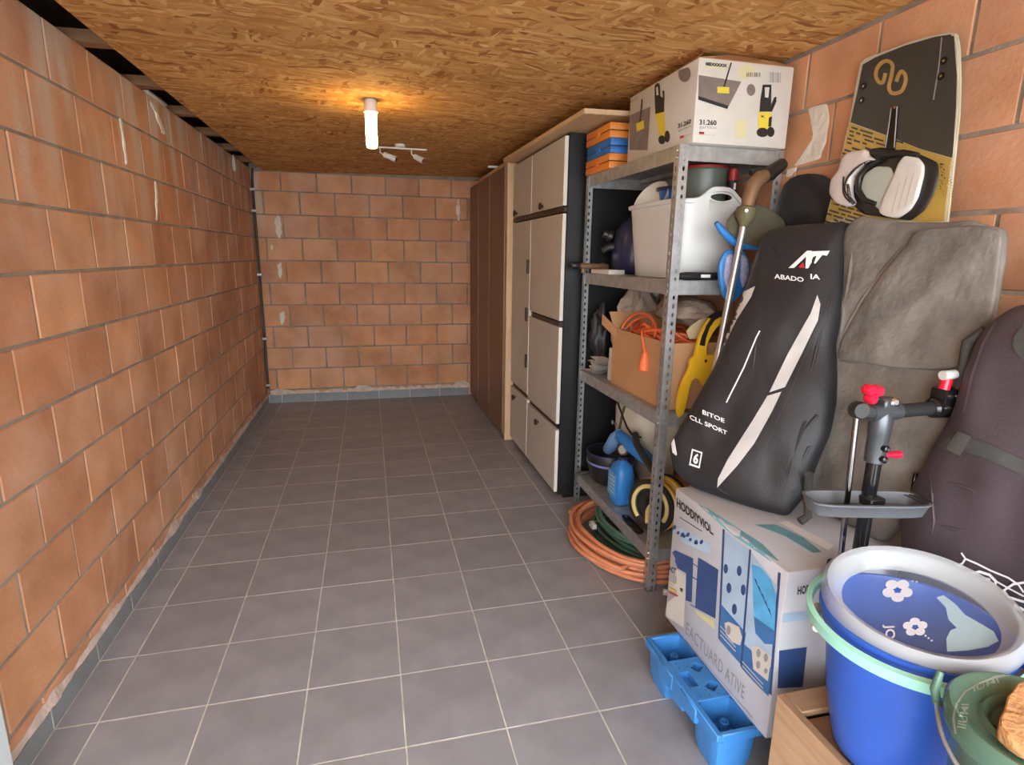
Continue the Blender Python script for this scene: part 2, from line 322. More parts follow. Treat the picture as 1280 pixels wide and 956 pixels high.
# ---- flat print lying on a real surface
def _tri(poly):
    return [[Vector(poly[i]) for i in t] for t in tessellate_polygon([[Vector((p[0], p[1], 0)) for p in poly]])]
def print_on(name, tree, polys, m, parent, off=.0012, L=14, label=None):
    mb = MB(); cache = {}
    def V_(p):
        k = (round(p[0], 2), round(p[1], 2))
        if k not in cache:
            d = ray(p[0], p[1]).normalized(); h = tree.ray_cast(CAM, d)
            if h[0] is None: cache[k] = None
            else:
                nn = h[1] if h[1].dot(d) < 0 else -h[1]; mb.v.append(h[0]+nn*off); cache[k] = len(mb.v)-1
        return cache[k]
    def emit(a, b, c, dep=0):
        e = [(a-b).length, (b-c).length, (c-a).length]; k = e.index(max(e))
        if e[k] > L and dep < 9:
            if k == 0: mm = (a+b)/2; emit(a, mm, c, dep+1); emit(mm, b, c, dep+1)
            elif k == 1: mm = (b+c)/2; emit(a, b, mm, dep+1); emit(a, mm, c, dep+1)
            else: mm = (c+a)/2; emit(a, b, mm, dep+1); emit(mm, b, c, dep+1)
            return
        i = [V_(a), V_(b), V_(c)]
        if None not in i and len(set(i)) == 3: mb.f.append(tuple(i))
    for poly in polys:
        for t in _tri([(p[0], p[1], 0) for p in poly]): emit(*t)
    if not mb.f: return None
    return obj(name, mb, m, parent, smooth=False, label=label, fixn=False)
def ribbon(path, w):
    P = [Vector((p[0], p[1])) for p in path]; out = []
    for a, b in zip(P, P[1:]):
        d = (b-a); 
        if d.length < 1e-6: continue
        d.normalize(); q = Vector((-d.y, d.x))*w/2; e = d*w*.25; out.append([a-q-e, b-q+e, b+q+e, a+q-e])
    return out
def circ(cx, cy, rx, ry=None, n=14, rot=0):
    ry = ry or rx; return [(cx+rx*math.cos(a)*math.cos(rot)-ry*math.sin(a)*math.sin(rot), cy+rx*math.cos(a)*math.sin(rot)+ry*math.sin(a)*math.cos(rot)) for a in [2*math.pi*i/n for i in range(n)]]
def text_polys(txt, bold=0.0, spacing=1.0):
    cu = bpy.data.curves.new('lettering', 'FONT'); cu.body = txt; cu.offset = bold; cu.space_character = spacing; cu.resolution_u = 3
    o = bpy.data.objects.new('lettering', cu); COL.objects.link(o); me = bpy.data.meshes.new_from_object(o.evaluated_get(bpy.context.evaluated_depsgraph_get()))
    bpy.data.objects.remove(o); bpy.data.curves.remove(cu)
    vs = [p.co.copy() for p in me.vertices]; x0 = min(p.x for p in vs); x1 = max(p.x for p in vs); y0 = min(p.y for p in vs); y1 = max(p.y for p in vs)
    pol = [[((vs[i].x-x0)/(x1-x0), (vs[i].y-y0)/(y1-y0)) for i in f.vertices] for f in me.polygons]; bpy.data.meshes.remove(me); return pol
def print_text(name, tree, txt, quad, m, parent, bold=0.0, spacing=1.0, off=.0016, L=14):
    """quad: four photo points (bottom-left, bottom-right, top-right, top-left) of the lettering"""
    bl, br, tr, tl = [Vector(q) for q in quad]
    def mp(p): return (bl*(1-p[0])*(1-p[1])+br*p[0]*(1-p[1])+tr*p[0]*p[1]+tl*(1-p[0])*p[1])
    return print_on(name, tree, [[mp(p) for p in f] for f in text_polys(txt, bold, spacing)], m, parent, off, L)

# ================================================================ THE ROOM
XL, XR, YB, YF = -.126, 2.40, 3.315, -3.0
def zc(x): return 2.090+.016*x
# floor: bed of grout with single tiles
fl = struct('floor', MB().box((XL-.1, YF, -.12), (XR+.1, YB+.1, -.0010)), GROUT)
def rounded_slab(dx, dy, dz, bev):
    me = bpy.data.meshes.new('slab'); bm = bmesh.new(); bmesh.ops.create_cube(bm, size=1)
    for p in bm.verts: p.co = Vector((p.co.x*dx, p.co.y*dy, p.co.z*dz))
    bmesh.ops.bevel(bm, geom=list(bm.edges), offset=bev, segments=1, affect='EDGES'); bm.to_mesh(me); bm.free(); return me
SLABS = {}
def slab(name, size, m, bev, loc, parent, rot=0.0):
    key = (name, tuple(round(x, 3) for x in size), m.name)
    if key not in SLABS: SLABS[key] = rounded_slab(*size, bev); SLABS[key].materials.append(m); SLABS[key].name = name
    o = bpy.data.objects.new(name, SLABS[key]); COL.objects.link(o); o.parent = parent; o.location = Vector(loc)-WPOS[parent.name]
    if rot: o.rotation_euler = rot
    return o
xs = [XL+.012]+[.3*c for c in range(0, 8)]+[XR]
ys = [YF]+[.3*r for r in range(-9, 12)]+[YB]
for i in range(len(xs)-1):
    for j in range(len(ys)-1):
        x0, x1, y0, y1 = xs[i], xs[i+1], ys[j], ys[j+1]
        if min(x1-x0, y1-y0) < .02: continue
        slab('floor_tile', (x1-x0-.0045, y1-y0-.0045, .012), TILE, .0008, ((x0+x1)/2, (y0+y1)/2, -.006+random.uniform(-.0004, .0004)), fl)
# walls of clay blocks in mortar
wl = struct('wall_left', MB().box((-.34, YF, 0), (XL-.003, YB+.2, 2.108)), MORTAR)
wb = struct('wall_back', MB().box((XL-.004, YB+.003, 0), (XR+.2, YB+.2, 2.4)).box((-.5, YB+.201, 0), (XR+.2, YB+.3, 2.4)), MORTAR)  # second box added past the corner to stop sky light leaking in
wr = struct('wall_right', MB().box((XR+.003, YF, 0), (XR+.2, YB+.004, 2.4)), MORTAR)
def courses(parent, a0, a1, phase, mod, place, top, odd=0):
    for k in range(-1, 10):
        z0 = .125+.2*k+.005; h = .19
        if k < 0: z0, h = .006, .110
        if k == 9: h = min(.19, top-z0)
        ph = phase+(mod/2 if (k+odd) % 2 else 0); n0 = math.floor((a0-ph)/mod); n = n0
        while ph+n*mod < a1:
            s, e = max(a0, ph+n*mod+.005), min(a1, ph+(n+1)*mod-.005); n += 1
            if e-s < .03: continue
            place((s+e)/2, e-s, z0+h/2, h)
J = lambda a: random.uniform(-a, a)
courses(wl, YF, YB, -.01, .30, lambda c, w, z, h: slab('brick', (.06, round(w, 2), round(h, 3)), BRICK, .003, (XL-.030+J(.0015), c, z), wl, (0, J(.004), J(.004))), 2.112, 1)
courses(wb, XL+.004, XR-.004, .27, .303, lambda c, w, z, h: slab('brick', (round(w, 2), .06, round(h, 3)), BRICK, .003, (c, YB+.030+J(.0015), z), wb, (J(.004), 0, J(.004))), 2.086)
courses(wr, YF, YB-.004, -.55, .30, lambda c, w, z, h: slab('brick', (.06, round(w, 2), round(h, 3)), BRICK, .003, (XR+.030+J(.0015), c, z), wr, (0, J(.004), J(.004))), 2.115)
# wall above the door opening, with the wall ends
struct('wall_front', MB().box((-.34, YF-.2, 2.06), (XR+.2, YF, 2.46)), MORTAR)
# ceiling board, joists and roof
cm = MB(); a, b = .018, XR; vs = [(a, YF, zc(a)), (b, YF, zc(b)), (b, YB, zc(b)), (a-.03, YB, zc(a))]
cm.add(vs+[(x, y, z+.018) for x, y, z in vs], [(3, 2, 1, 0), (4, 5, 6, 7), (0, 1, 5, 4), (1, 2, 6, 5), (2, 3, 7, 6), (3, 0, 4, 7)])
ce = struct('ceiling', cm, OSB)
for k in range(-6, 6):
    y = .245+.55*k
    if y < YF or y > YB: continue
    b0, b1 = -.24, XR+.1; jm = MB(); q = [(b0, 2.111), (b1, zc(b1)+.018), (b1, zc(b1)+.055), (b0, 2.152)]
    jm.add([(x, y-.032, z) for x, z in q]+[(x, y+.032, z) for x, z in q], [(0, 1, 2, 3), (7, 6, 5, 4), (0, 4, 5, 1), (1, 5, 6, 2), (2, 6, 7, 3), (3, 7, 4, 0)])
    obj('joist', jm, JOIST, ce, smooth=False)
struct('roof', MB().box((-.5, YF-.2, 2.32), (XR+.3, YB+.3, 2.46)), ROOF)
struct('wall_left_light_seal', MB().box((-.5, YF-.2, 2.0), (-.341, YB+.3, 2.319)), ROOF)  # added strip that keeps daylight out of the roof gap
struct('driveway', MB().box((-9, -14, -.2), (11, YF-.001, -.01)), CONC)
# skirting tiles and the plaster squeezed out above them
def bumpy_strip(p0, p1, out, up, w, seed, lo=.3):
    p0, p1 = Vector(p0), Vector(p1); n = int((p1-p0).length/.025); rings = []
    for i in range(n+1):
        p = p0.lerp(p1, i/n); s = max(lo, .75+1.1*noise.noise(Vector((i*.13, seed, 0)))+.5*noise.noise(Vector((i*.6, seed, 3))))
        rings.append([p, p+out*.012*min(1.2, s), p+out*.010*s+up*w*.4*s, p+out*.003+up*w*s, p+up*w*s-out*.002])
    return MB().loft(rings)
bl = struct('baseboard_left', MB().box((XL-.001, YF, 0), (XL+.0108, YB, .064)), GROUT)
for j in range(len(ys)-1): slab('skirting_tile', (.010, ys[j+1]-ys[j]-.005, .066), SKIRT, .001, (XL+.0075, (ys[j]+ys[j+1])/2, .034), bl)
obj('plaster_smear', bumpy_strip((XL, YF, .064), (XL, YB, .064), V(1, 0, 0), V(0, 0, 1), .032, 1.0), PLASTER, bl)
bb = struct('baseboard_back', MB().box((XL+.013, YB-.0108, 0), (1.80, YB+.001, .078)), GROUT)
for i in range(len(xs)-1):
    x0, x1 = max(xs[i], XL+.014), min(xs[i+1], 1.80)
    if x1-x0 > .02: slab('skirting_tile', (x1-x0-.004, .010, .080), SKIRT, .001, ((x0+x1)/2, YB-.0075, .041), bb)
obj('plaster_smear', bumpy_strip((XL+.01, YB, .078), (1.80, YB, .078), V(0, -1, 0), V(0, 0, 1), .045, 5.0, .1), PLASTER, bb)
# lumps of plaster on the bare blocks
for (x, y, wx, wz) in ((348, 284, .028, .095), (350, 338, .02, .07), (353, 397, .022, .06), (340, 309, .012, .03), (573, 262, .02, .09)):
    c = pt(x, y, 'Y', YB-.001); ol = [c+V(math.cos(t)*wx*(1+.9*noise.noise(Vector((math.cos(t)*2, math.sin(t)*2.5, x*.1)))), 0, math.sin(t)*wz*(1+.6*noise.noise(Vector((math.cos(t)*2+7, math.sin(t)*2, x*.1))))) for t in [i*math.pi/14 for i in range(28)]]
    obj('plaster_patch', MB().pillow(ol, (0, -1, 0), .006, .002, wr=.005, wsc=40, rings=6, step=.005), WHITEPL, wb)
for poly in ([(1010, 136), (1018, 133), (1026, 131), (1034, 129), (1036, 140), (1037, 152), (1034, 165), (1033, 178), (1028, 188), (1026, 198), (1014, 202), (1000, 206), (992, 208), (1002, 202), (1010, 195), (1016, 184), (1015, 172), (1019, 160), (1018, 148), (1014, 141)], [(984, 212), (997, 208), (992, 220), (982, 222)]):
    obj('plaster_patch', MB().pillow([pt(x, y, 'X', XR) for x, y in poly], (-1, 0, 0), .003, .004, wr=.003, wsc=40, rings=6, step=.006), WHITEPL, wr)
for (x0, y0, x1, y1) in ((150, 147, 158, 206), (190, 128, 205, 168), (194, 226, 196, 276)):
    p0, p1 = pt(x0, y0, 'X', XL), pt(x1, y1, 'X', XL); ol = []
    w = .03 if x0 == 190 else .010
    for i in range(9): t = i/8; q = p0.lerp(p1, t); ol.append(q+V(0, w*(1+.4*math.sin(i*2.1)), 0))
    for i in range(8, -1, -1): t = i/8; q = p0.lerp(p1, t); ol.append(q-V(0, w*(1+.4*math.sin(i*1.7)), 0))
    obj('plaster_patch', MB().pillow(ol, (1, 0, 0), .005, .004, wr=.003, wsc=40, rings=6, step=.005), WHITEPL, wl)
# pale jamb of the door by the left wall
struct('trim_1', MB().box((XL+.014, -1.02, 0), (-.05, -.886, 2.09), .004), JAMB)
# conduit in the corner
t = thing('conduit_pipe', 'thin dark conduit running up the corner of the brick walls', 'pipe', (-.105, 3.27, .10))
obj('tube', MB().tube([(-.112, 3.285, .10), (-.106, 3.285, .5), (-.106, 3.285, 2.0), (-.098, 3.285, 2.106)], .011, 10), PIPE, t)
for z in (.18, .62, 1.2, 1.75, 1.93): obj('clip', MB().box((-.132, 3.268, z-.010), (-.085, 3.318, z+.010), .003), GALV, t)
obj('cap', MB().cyl((-.112, 3.285, .09), (-.112, 3.285, .15), .017), BRASS, t)
# bits left on top of the left wall
p = pt(196, 126, 'X', -.12)
tag(obj('white_strip', MB().box((-.165, p.y-.12, 2.111), (-.115, p.y+.14, 2.126), .003), WHITEPL), 'short white strip of board lying on top of the brick wall', 'strip')
c = pt(291, 200, 'X', -.118); lp = [V(-.113, c.y+.03*math.sin(a)*(1-.4*math.cos(a)), 2.05+.055*math.cos(a)) for a in [i*math.pi/10 for i in range(20)]]
tag(obj('cable_loop', MB().tube(lp, .005, 6, True), WHITEP), 'small loop of white cable hanging at the top of the brick wall', 'cable')

# ================================================================ LAMPS
lx, ly = .885, .673; z0 = zc(lx)
t = thing('ceiling_lamp', 'lit tubular bulb in a white holder under the board ceiling', 'lamp', (lx, ly, z0))
obj('lamp_holder', MB().lathe([(.026, 0), (.030, -.008), (.030, -.040), (.034, -.052), (.034, -.056), (.012, -.058)], (lx, ly, z0), 24), WHITEP, t)
obj('bulb', MB().lathe([(.0, -.058), (.024, -.058), (.0265, -.065), (.0265, -.195), (.022, -.212), (.0, -.216)], (lx, ly, z0), 24), BULB, t)
c0, c1 = pt(458, 184, 'Z', 2.085), pt(533, 188, 'Z', 2.085); c1.y = c0.y = 1.78
t = thing('spotlight_rail', 'slim white rail with two small tilted spotlights on the ceiling', 'spotlight', ((c0.x+c1.x)/2, 1.78, zc(1.05)))
cx = (c0.x+c1.x)/2
obj('ceiling_rose', MB().lathe([(0, 0), (.034, 0), (.034, -.016), (.026, -.021), (0, -.022)], (cx+.02, 1.78, zc(cx+.02)), 20), WHITEP, t)
obj('rail', MB().box((c0.x, 1.774, zc(cx)-.030), (c1.x, 1.786, zc(cx)-.0195), .002), WHITEP, t)
for fx, dx, sp in ((.22, .055, 0), (.74, .04, 1)):
    x = c0.x+(c1.x-c0.x)*fx; z = zc(cx)-.029
    h = obj('spotlight_head', MB().cyl((x+dx*.45, 1.77, z-.042), (x+dx*1.8, 1.735, z-.072), .017, .019, 16), WHITEP, t)
    obj('stem', MB().cyl((x, 1.78, z+.004), (x, 1.78, z-.030), .004, n=8).cyl((x, 1.78, z-.028), (x+dx*.5, 1.77, z-.044), .004, n=8), WHITEP, h)
    obj('lens', MB().cyl((x+dx*1.8, 1.735, z-.072), (x+dx*1.84, 1.734, z-.073), .015, n=16), CHROME, h)

# ================================================================ WARDROBE AND CABINET
t = thing('wardrobe', 'tall brown wardrobe with plain doors standing against the back wall', 'wardrobe', (2.1, 2.54, 0))
obj('body', MB().box((1.832, 1.80, .0), (2.385, 3.285, 2.02), .002), WALNUT, t)
for y0, y1 in ((2.86, 3.285), (2.365, 2.855), (1.83, 2.36)):
    d = obj('door', MB().box((1.810, y0+.003, .035), (1.8325, y1-.003, 2.018), .002), WALNUT, t)
    obj('edge_strip', MB().box((1.808, y0+.001, .035), (1.826, y0+.004, 2.018)), mat('dull_brass_edge', (.26, .16, .09), .4, .3), d)
obj('side_panel', MB().box((1.815, 1.775, .005), (2.385, 1.80, 2.035), .002), PALEWOODZ, t, label='pale raw wood side panel')
obj('top_rail', MB().box((1.812, 1.80, 2.02), (1.84, 2.85, 2.045), .002), PALEWOOD, t)
p = pt(610, 211, 'Z', 2.06)
tag(obj('white_strip', MB().box((1.755, 2.16, 2.046), (1.90, 2.19, 2.062), .003), WHITEP), 'small white strip sticking out over the top of the brown wardrobe', 'strip')

XC = 1.855
t = thing('storage_cabinet', 'tall cabinet with white fronts and black sides beside the brown wardrobe', 'cabinet', (2.12, 1.21, 0))
obj('body', MB().box((XC+.020, .655, .028), (2.36, 1.765, 2.02), .003), BLACK, t)
obj('plinth', MB().box((XC+.06, .67, 0), (2.34, 1.75, .03)), BLACK, t)
def front(name, y0, y1, z0, z1, knob=None, pulls=()):
    d = obj(name, MB().box((XC, y0+.004, z0+.005), (XC+.021, y1-.004, z1-.005), .002), WHITED, t)
    obj('edge_band', MB().box((XC-.0015, y0+.002, z0+.005), (XC+.0195, y0+.012, z1-.005), .002), EDGE, d)
    if knob: 
        k = V(XC, *knob); obj('knob', MB().lathe([(.008, -.002), (.008, .010), (.019, .014), (.021, .020), (.017, .026), (0, .028)], k, 16, (-1, 0, 0)), DKBROWN, d)
    for (y, z) in pulls: obj('pull', MB().box((XC-.014, y-.013, z-.045), (XC+.001, y+.013, z+.045), .003), DKBROWN, d)
front('cupboard_door', 1.285, 1.76, 1.655, 2.01, (1.645, 1.683))
front('cupboard_door', .66, 1.285, 1.655, 2.01, (1.03, 1.683))
front('cupboard_door', 1.285, 1.76, .475, 1.625, None, ((1.315, 1.33), (1.330, 1.02), (1.315, .71)))
front('cupboard_door', .66, 1.285, 1.045, 1.625)
front('cupboard_door', .66, 1.285, .455, 1.02)
front('drawer_front', 1.285, 1.76, .04, .450, (1.613, .385))
front('drawer_front', .66, 1.285, .04, .430, (1.012, .372))
obj('cover_rail', MB().box((XC+.002, .658, 1.628), (XC+.022, 1.762, 1.652)), DKBROWN, t)
obj('cover_rail', MB().box((XC-.004, .658, 1.021), (XC+.022, 1.20, 1.044)), DKBROWN, t)
pl = MB(); q = [V(1.805, .27, 0), V(2.19, .24, 0), V(2.16, 1.69, 0), V(1.765, 1.70, 0)]
pl.prism([p+V(0, 0, 2.021) for p in q], (0, 0, .022), .0015)
tag(obj('wooden_plank', pl, PALEWOOD), 'wide pale board lying on top of the white-fronted cabinet', 'plank')

# ================================================================ METAL SHELVING
SX0, SX1, SY0, SY1 = 1.955, 2.392, -.33, .598; SZ = (1.80, 1.315, .79, .19)
t = thing('shelving_unit', 'galvanised metal shelving with perforated posts against the right brick wall', 'shelf', (2.17, .13, 0)); RACK = t
def flange(mb, o, u, w, h, th):
    """strip of sheet steel with slotted holes; o corner, u across (unit), width w"""
    o, u = Vector(o), Vector(u); nrm = u.cross(V(0, 0, 1)); n = int(h/.0333); dz = h/n
    for i in range(n):
        z0 = i*dz; c = o+u*w*.55+V(0, 0, z0+dz/2); rx, rz = .0052, (.0085 if i % 3 else .0105)
        inner = [c+u*rx*math.cos(a)+V(0, 0, rz*math.sin(a)) for a in [math.pi/4+k*math.pi/4 for k in range(8)]]
        A, B, C_, D = o+V(0, 0, z0), o+u*w+V(0, 0, z0), o+u*w+V(0, 0, z0+dz), o+V(0, 0, z0+dz)
        outer = [C_, (C_+D)/2, D, (D+A)/2, A, (A+B)/2, B, (B+C_)/2]
        for s in (0, 1):
            k0 = len(mb.v); mb.v += [p+nrm*(th*(s-.5)) for p in inner+outer]
            mb.f += [tuple(k0+x for x in (j, (j+1) % 8, 8+(j+1) % 8, 8+j)) for j in range(8)]
        mb.f += [(k0-16+j, k0-16+(j+1) % 8, k0+(j+1) % 8, k0+j) for j in range(8)]
    for p, q in ((o, o+u*w),):
        for e in (p, q): mb.add([e+nrm*th/2, e-nrm*th/2, e-nrm*th/2+V(0, 0, h), e+nrm*th/2+V(0, 0, h)], [(0, 1, 2, 3)])
for px_, sx in ((SX0, 1), (SX1, -1)):
    for py_, sy in ((SY0, 1), (SY1, -1)):
        m = MB(); flange(m, (px_, py_, 0), (sx, 0, 0), .036, 1.80, .002); flange(m, (px_, py_, 0), (0, sy, 0), .036, 1.80, .002)
        po = obj('post', m, GALV, t, smooth=False, fixn=False)
        obj('foot', MB().box((min(px_, px_+sx*.036)-.001, min(py_, py_+sy*.036)-.001, 0), (max(px_, px_+sx*.036)+.001, max(py_, py_+sy*.036)+.001, .006)), GALV, po)
for z in SZ:
    lip = .055; a0, a1, b0, b1 = SX0+.003, SX1-.003, SY0+.003, SY1-.003
    sh = obj('shelf', MB().box((a0, b0, z-.004), (a1, b1, z), .001), GALVS, t)
    for q0, q1 in (((a0, b0, z-lip), (a0+.003, b1, z-.002)), ((a1-.003, b0, z-lip), (a1, b1, z-.002)), ((a0, b0, z-lip), (a1, b0+.003, z-.002)), ((a0, b1-.003, z-lip), (a1, b1, z-.002)),):
        obj('lip', MB().box(q0, q1), GALVS, sh)
    for x in (a0+.10, a1-.13):
        obj('stiffener', MB().box((x, b0+.004, z-.022), (x+.03, b1-.004, z-.004)), GALVS, sh)
    for yb in (SY0+.018, SY1-.018):
        for zz in (z-.018, z-.042): obj('bolt', MB().cyl((SX0-.005, yb, zz), (SX0+.002, yb, zz), .006, n=8), GALV, sh)
    for xb in (SX0+.018, SX1-.018):
        for zz in (z-.018, z-.042): obj('bolt', MB().cyl((xb, SY0-.005, zz), (xb, SY0+.002, zz), .006, n=8), GALV, sh)

# ---------------------------------------------------------------- on the top shelf
x0, x1, y0, y1, za, zb = 1.985, 2.372, -.36, .185, 1.8005, 2.078
t = thing('carton', 'white printed carton with pictures of a yellow pressure washer on the top shelf', 'box', (2.18, -.09, za))
ct = obj('box_body', MB().box((x0, y0, za), (x1, y1, zb), .004, 2), CARDW, t)
m = MB().prism([V(x0+.004, y0+.01, zb), V(x0+.08, y0+.02, zb+.014), V(x0+.09, y1-.02, zb+.014), V(x0+.004, y1-.01, zb)], (0, 0, .003))
obj('top_flap', m, CARD, t)
m = MB().prism([V(x1-.004, y0+.02, zb), V(x1-.12, y0+.03, zb+.020), V(x1-.12, y1-.03, zb+.020), V(x1-.004, y1-.02, zb)], (0, 0, .003))
obj('top_flap', m, CARD, t)
for q in ([V(x0+.03, y0+.004, zb-.002), V(x1-.003, y0+.004, zb-.002), V(x1-.03, y0+.07, zb+.034), V(x0+.16, y0+.07, zb+.040)], [V(x0+.004, y0+.02, zb-.002), V(x0+.004, y0+.30, zb-.002), V(x0+.05, y0+.22, zb+.026), V(x0+.05, y0+.06, zb+.034)]):
    obj('top_flap', MB().prism(q, (0, 0, .004)), CARD, t)
T = bvh(ct)
def K(L): return [[(760+x*.1875, 60+y*.1875) for x, y in p] for p in L]
def KQ(*p): return [(760+x*.1875, 60+y*.1875) for x, y in p]
# near side
print_on('printed_deck', T, K([[(604, 180), (888, 225), (795, 405), (600, 335)]]), PRD, t)
print_on('printed_deck_edge', T, K([[(600, 320), (800, 385), (795, 408), (600, 345)]]), PRK, t, .0016)
print_on('printed_wand', T, K([[(815, 98), (824, 100), (774, 270), (763, 268)]]), PRK, t, .0018)
print_on('printed_wand_head', T, K([[(727, 258), (806, 262), (806, 304), (727, 300)]]), PRY, t, .002)
print_on('printed_highlight', T, K([[(648, 118), (790, 130), (790, 140), (648, 128)]]), PRPY, t)
print_text('lettering', T, 'MEDOOOOX', KQ((650, 118), (792, 130), (792, 108), (650, 94)), PRK, t, .06)
print_on('printed_sticker', T, K([circ(905, 160, 38, 48), circ(945, 155, 30, 45)]), PRPY, t)
print_on('printed_code', T, K([[(922+k*12, 164), (922+k*12+(4+k % 3*2), 164), (922+k*12+(4+k % 3*2), 194), (922+k*12, 192)] for k in range(8)]), PRD, t, .0016)
print_on('barcode', T, K([[(1075+k*8, 160+k*.6), (1075+k*8+(2+k*5 % 4), 160+k*.6), (1075+k*8+(2+k*5 % 4), 232), (1075+k*8, 230)] for k in range(10)]), PRG, t)
print_on('printed_badge', T, K([circ(952, 280, 29, 40)]), PRD, t)
def washer(ox, oy, sx, sy):
    q = lambda L: K([[(ox+x*sx, oy+y*sy) for x, y in p] for p in L])
    print_on('printed_washer_base', T, q([[(0, 180), (90, 185), (88, 270), (70, 345), (0, 330)]]), PRY, t)
    print_on('printed_washer_top', T, q([[(30, 0), (88, 0), (86, 130), (84, 180), (8, 180), (14, 100)]]), PRK, t, .0015)
    print_on('printed_handle_gap', T, q([[(42, 18), (74, 18), (66, 88), (44, 84)]]), CARDW, t, .0022)
    print_on('printed_wheel', T, q([circ(28, 318, 40, 32), circ(82, 315, 26, 34), [(70, 220), (92, 210), (86, 280), (66, 280)]]), PRK, t, .0019)
    print_on('printed_gun', T, q([[(105, 85), (122, 80), (120, 115), (92, 180), (80, 180), (88, 130)]]), PRK, t, .0015)
    print_text('lettering', T, 'K', [KQ((ox+20*sx, oy+220*sy))[0], KQ((ox+45*sx, oy+222*sy))[0], KQ((ox+45*sx, oy+205*sy))[0], KQ((ox+20*sx, oy+203*sy))[0]], PRK, t, .02, off=.002)
washer(1000, 245, 1.0, 1.0)
print_text('lettering', T, '31.260', KQ((608, 512), (722, 516), (722, 482), (608, 476)), PRK, t, .03)
print_text('lettering', T, 'gartico', KQ((608, 542), (720, 546), (720, 522), (608, 518)), PRG, t)
print_on('printed_flag', T, K([[(606, 558), (640, 560), (640, 577), (606, 576)]]), PRR, t)
print_on('printed_flag_top', T, K([[(606, 558), (640, 560), (640, 566), (606, 565)]]), PRK, t, .0018)
print_text('lettering', T, 'made for home and garden', KQ((645, 582), (716, 585), (716, 577), (645, 574)), PRG, t)
print_on('paper_label', T, K([[(852, 470), (922, 482), (920, 600), (850, 598)]]), PRPY, t)
# side facing the room
print_on('printed_deck', T, K([[(145, 450), (285, 390), (265, 680), (145, 680)]]), PRD, t)
print_on('printed_wand', T, K([[(232, 285), (240, 283), (218, 510), (208, 512)]]), PRK, t, .0018)
print_on('printed_wand_head', T, K([[(190, 505), (240, 482), (244, 535), (194, 560)]]), PRY, t, .002)
print_text('lettering', T, 'MEDOOOOX', KQ((148, 372), (205, 332), (205, 315), (148, 355)), PRG, t, .02)
print_on('printed_washer_base', T, K([[(318, 440), (378, 420), (386, 560), (400, 600), (348, 610)]]), PRY, t)
print_on('printed_washer_top', T, K([[(313, 252), (330, 232), (347, 240), (352, 320), (378, 340), (376, 425), (318, 440), (313, 330)]]), PRK, t, .0015)
print_on('printed_handle_gap', T, K([[(323, 262), (336, 257), (340, 312), (326, 317)]]), CARDW, t, .0022)
print_on('printed_wheel', T, K([circ(362, 612, 24, 30), circ(398, 590, 18, 40)]), PRK, t, .0019)
print_on('printed_gun', T, K([[(366, 285), (378, 282), (380, 345), (368, 350)]]), PRK, t, .0016)
print_on('printed_badge', T, K([circ(512, 172, 42, 56)]), PRD, t)
print_text('lettering', T, '31.260', KQ((468, 538), (556, 502), (556, 470), (468, 505)), PRK, t, .03)
print_text('lettering', T, 'gartico', KQ((472, 562), (556, 528), (556, 510), (472, 545)), PRD, t)
print_on('printed_flag', T, K([[(480, 590), (508, 580), (508, 596), (480, 606)]]), PRR, t)
print_text('lettering', T, 'made for home', KQ((510, 592), (562, 574), (562, 566), (510, 584)), PRR, t)

for k, (z, c, lab) in enumerate(((1.8005, ORANGE, 'orange flat tool case at the bottom of the stack beside the white carton'), (1.867, BLUEC, 'blue flat tool case between two orange ones on the top shelf'), (1.934, ORANGE, 'orange flat tool case lying on top of the blue one'))):
    dx = (0, .004, -.002)[k]; a, b = V(1.942+dx, .285, z), V(2.235+dx, .585, z+.066)
    cs = thing('tool_case', lab, 'tool case', ((a.x+b.x)/2, (a.y+b.y)/2, z), 'stack of flat tool cases')
    obj('case_shell', MB().box(a, (b.x, b.y, z+.031), .004, 2), c, cs)
    obj('lid', MB().box((a.x, a.y, z+.034), (b.x, b.y, z+.066), .004, 2), c, cs)
    obj('seam', MB().box((a.x+.003, a.y+.003, z+.0305), (b.x-.003, b.y-.003, z+.0345)), BLACKP, cs)
    obj('latch', MB().box((a.x-.004, a.y+.12, z+.020), (a.x+.002, a.y+.17, z+.045), .002), c, cs)

# ---------------------------------------------------------------- on the second shelf from the top
zs = SZ[1]+.0005
def rrect(cx, cy, hx, hy, z, n=48, p=4.5):
    o = []
    for i in range(n):
        a = 2*math.pi*i/n; c, s_ = math.cos(a), math.sin(a); r = (abs(c)**p+abs(s_)**p)**(-1/p); o.append(V(cx+hx*c*r, cy+hy*s_*r, z))
    return o
t = thing('laundry_tub', 'white plastic tub with oval handle openings on the metal shelf', 'tub', (2.15, -.04, zs))
def tub_ring(f, grow, zadd=0):
    r = rrect(2.155+.004*f, -.045+.012*f, .145+.022*f+grow, .195+.048*f+grow, zs+.30*f+zadd, 72)
    if f >= .8:
        for q in r:
            for sg, yc in ((-1, -.28), (1, .22)):
                if (q.y-yc)*sg > -.06: q.z += (.045 if f > .95 else .012)*math.exp(-((q.x-2.17)/.075)**4)
    return r
rings = [tub_ring(0, -.01), tub_ring(.02, 0), tub_ring(.4, 0), tub_ring(.8, 0), tub_ring(.96, 0), tub_ring(.965, .010), tub_ring(1.0, .011, .004), tub_ring(1.0, .003, .007), tub_ring(.96, -.004), tub_ring(.8, -.004), tub_ring(.4, -.004), tub_ring(.03, -.004)]
tb = obj('tub_body', MB().loft(rings), WHITEP, t, ang=60)
for ya, yb in ((-.31, -.24), (.17, .24)):
    el = [V(2.178+.048*math.cos(a), ya, zs+.313+.0145*math.sin(a)) for a in [i*math.pi/14 for i in range(28)]]
    carve(tb, MB().prism(el, (0, yb-ya, 0)))
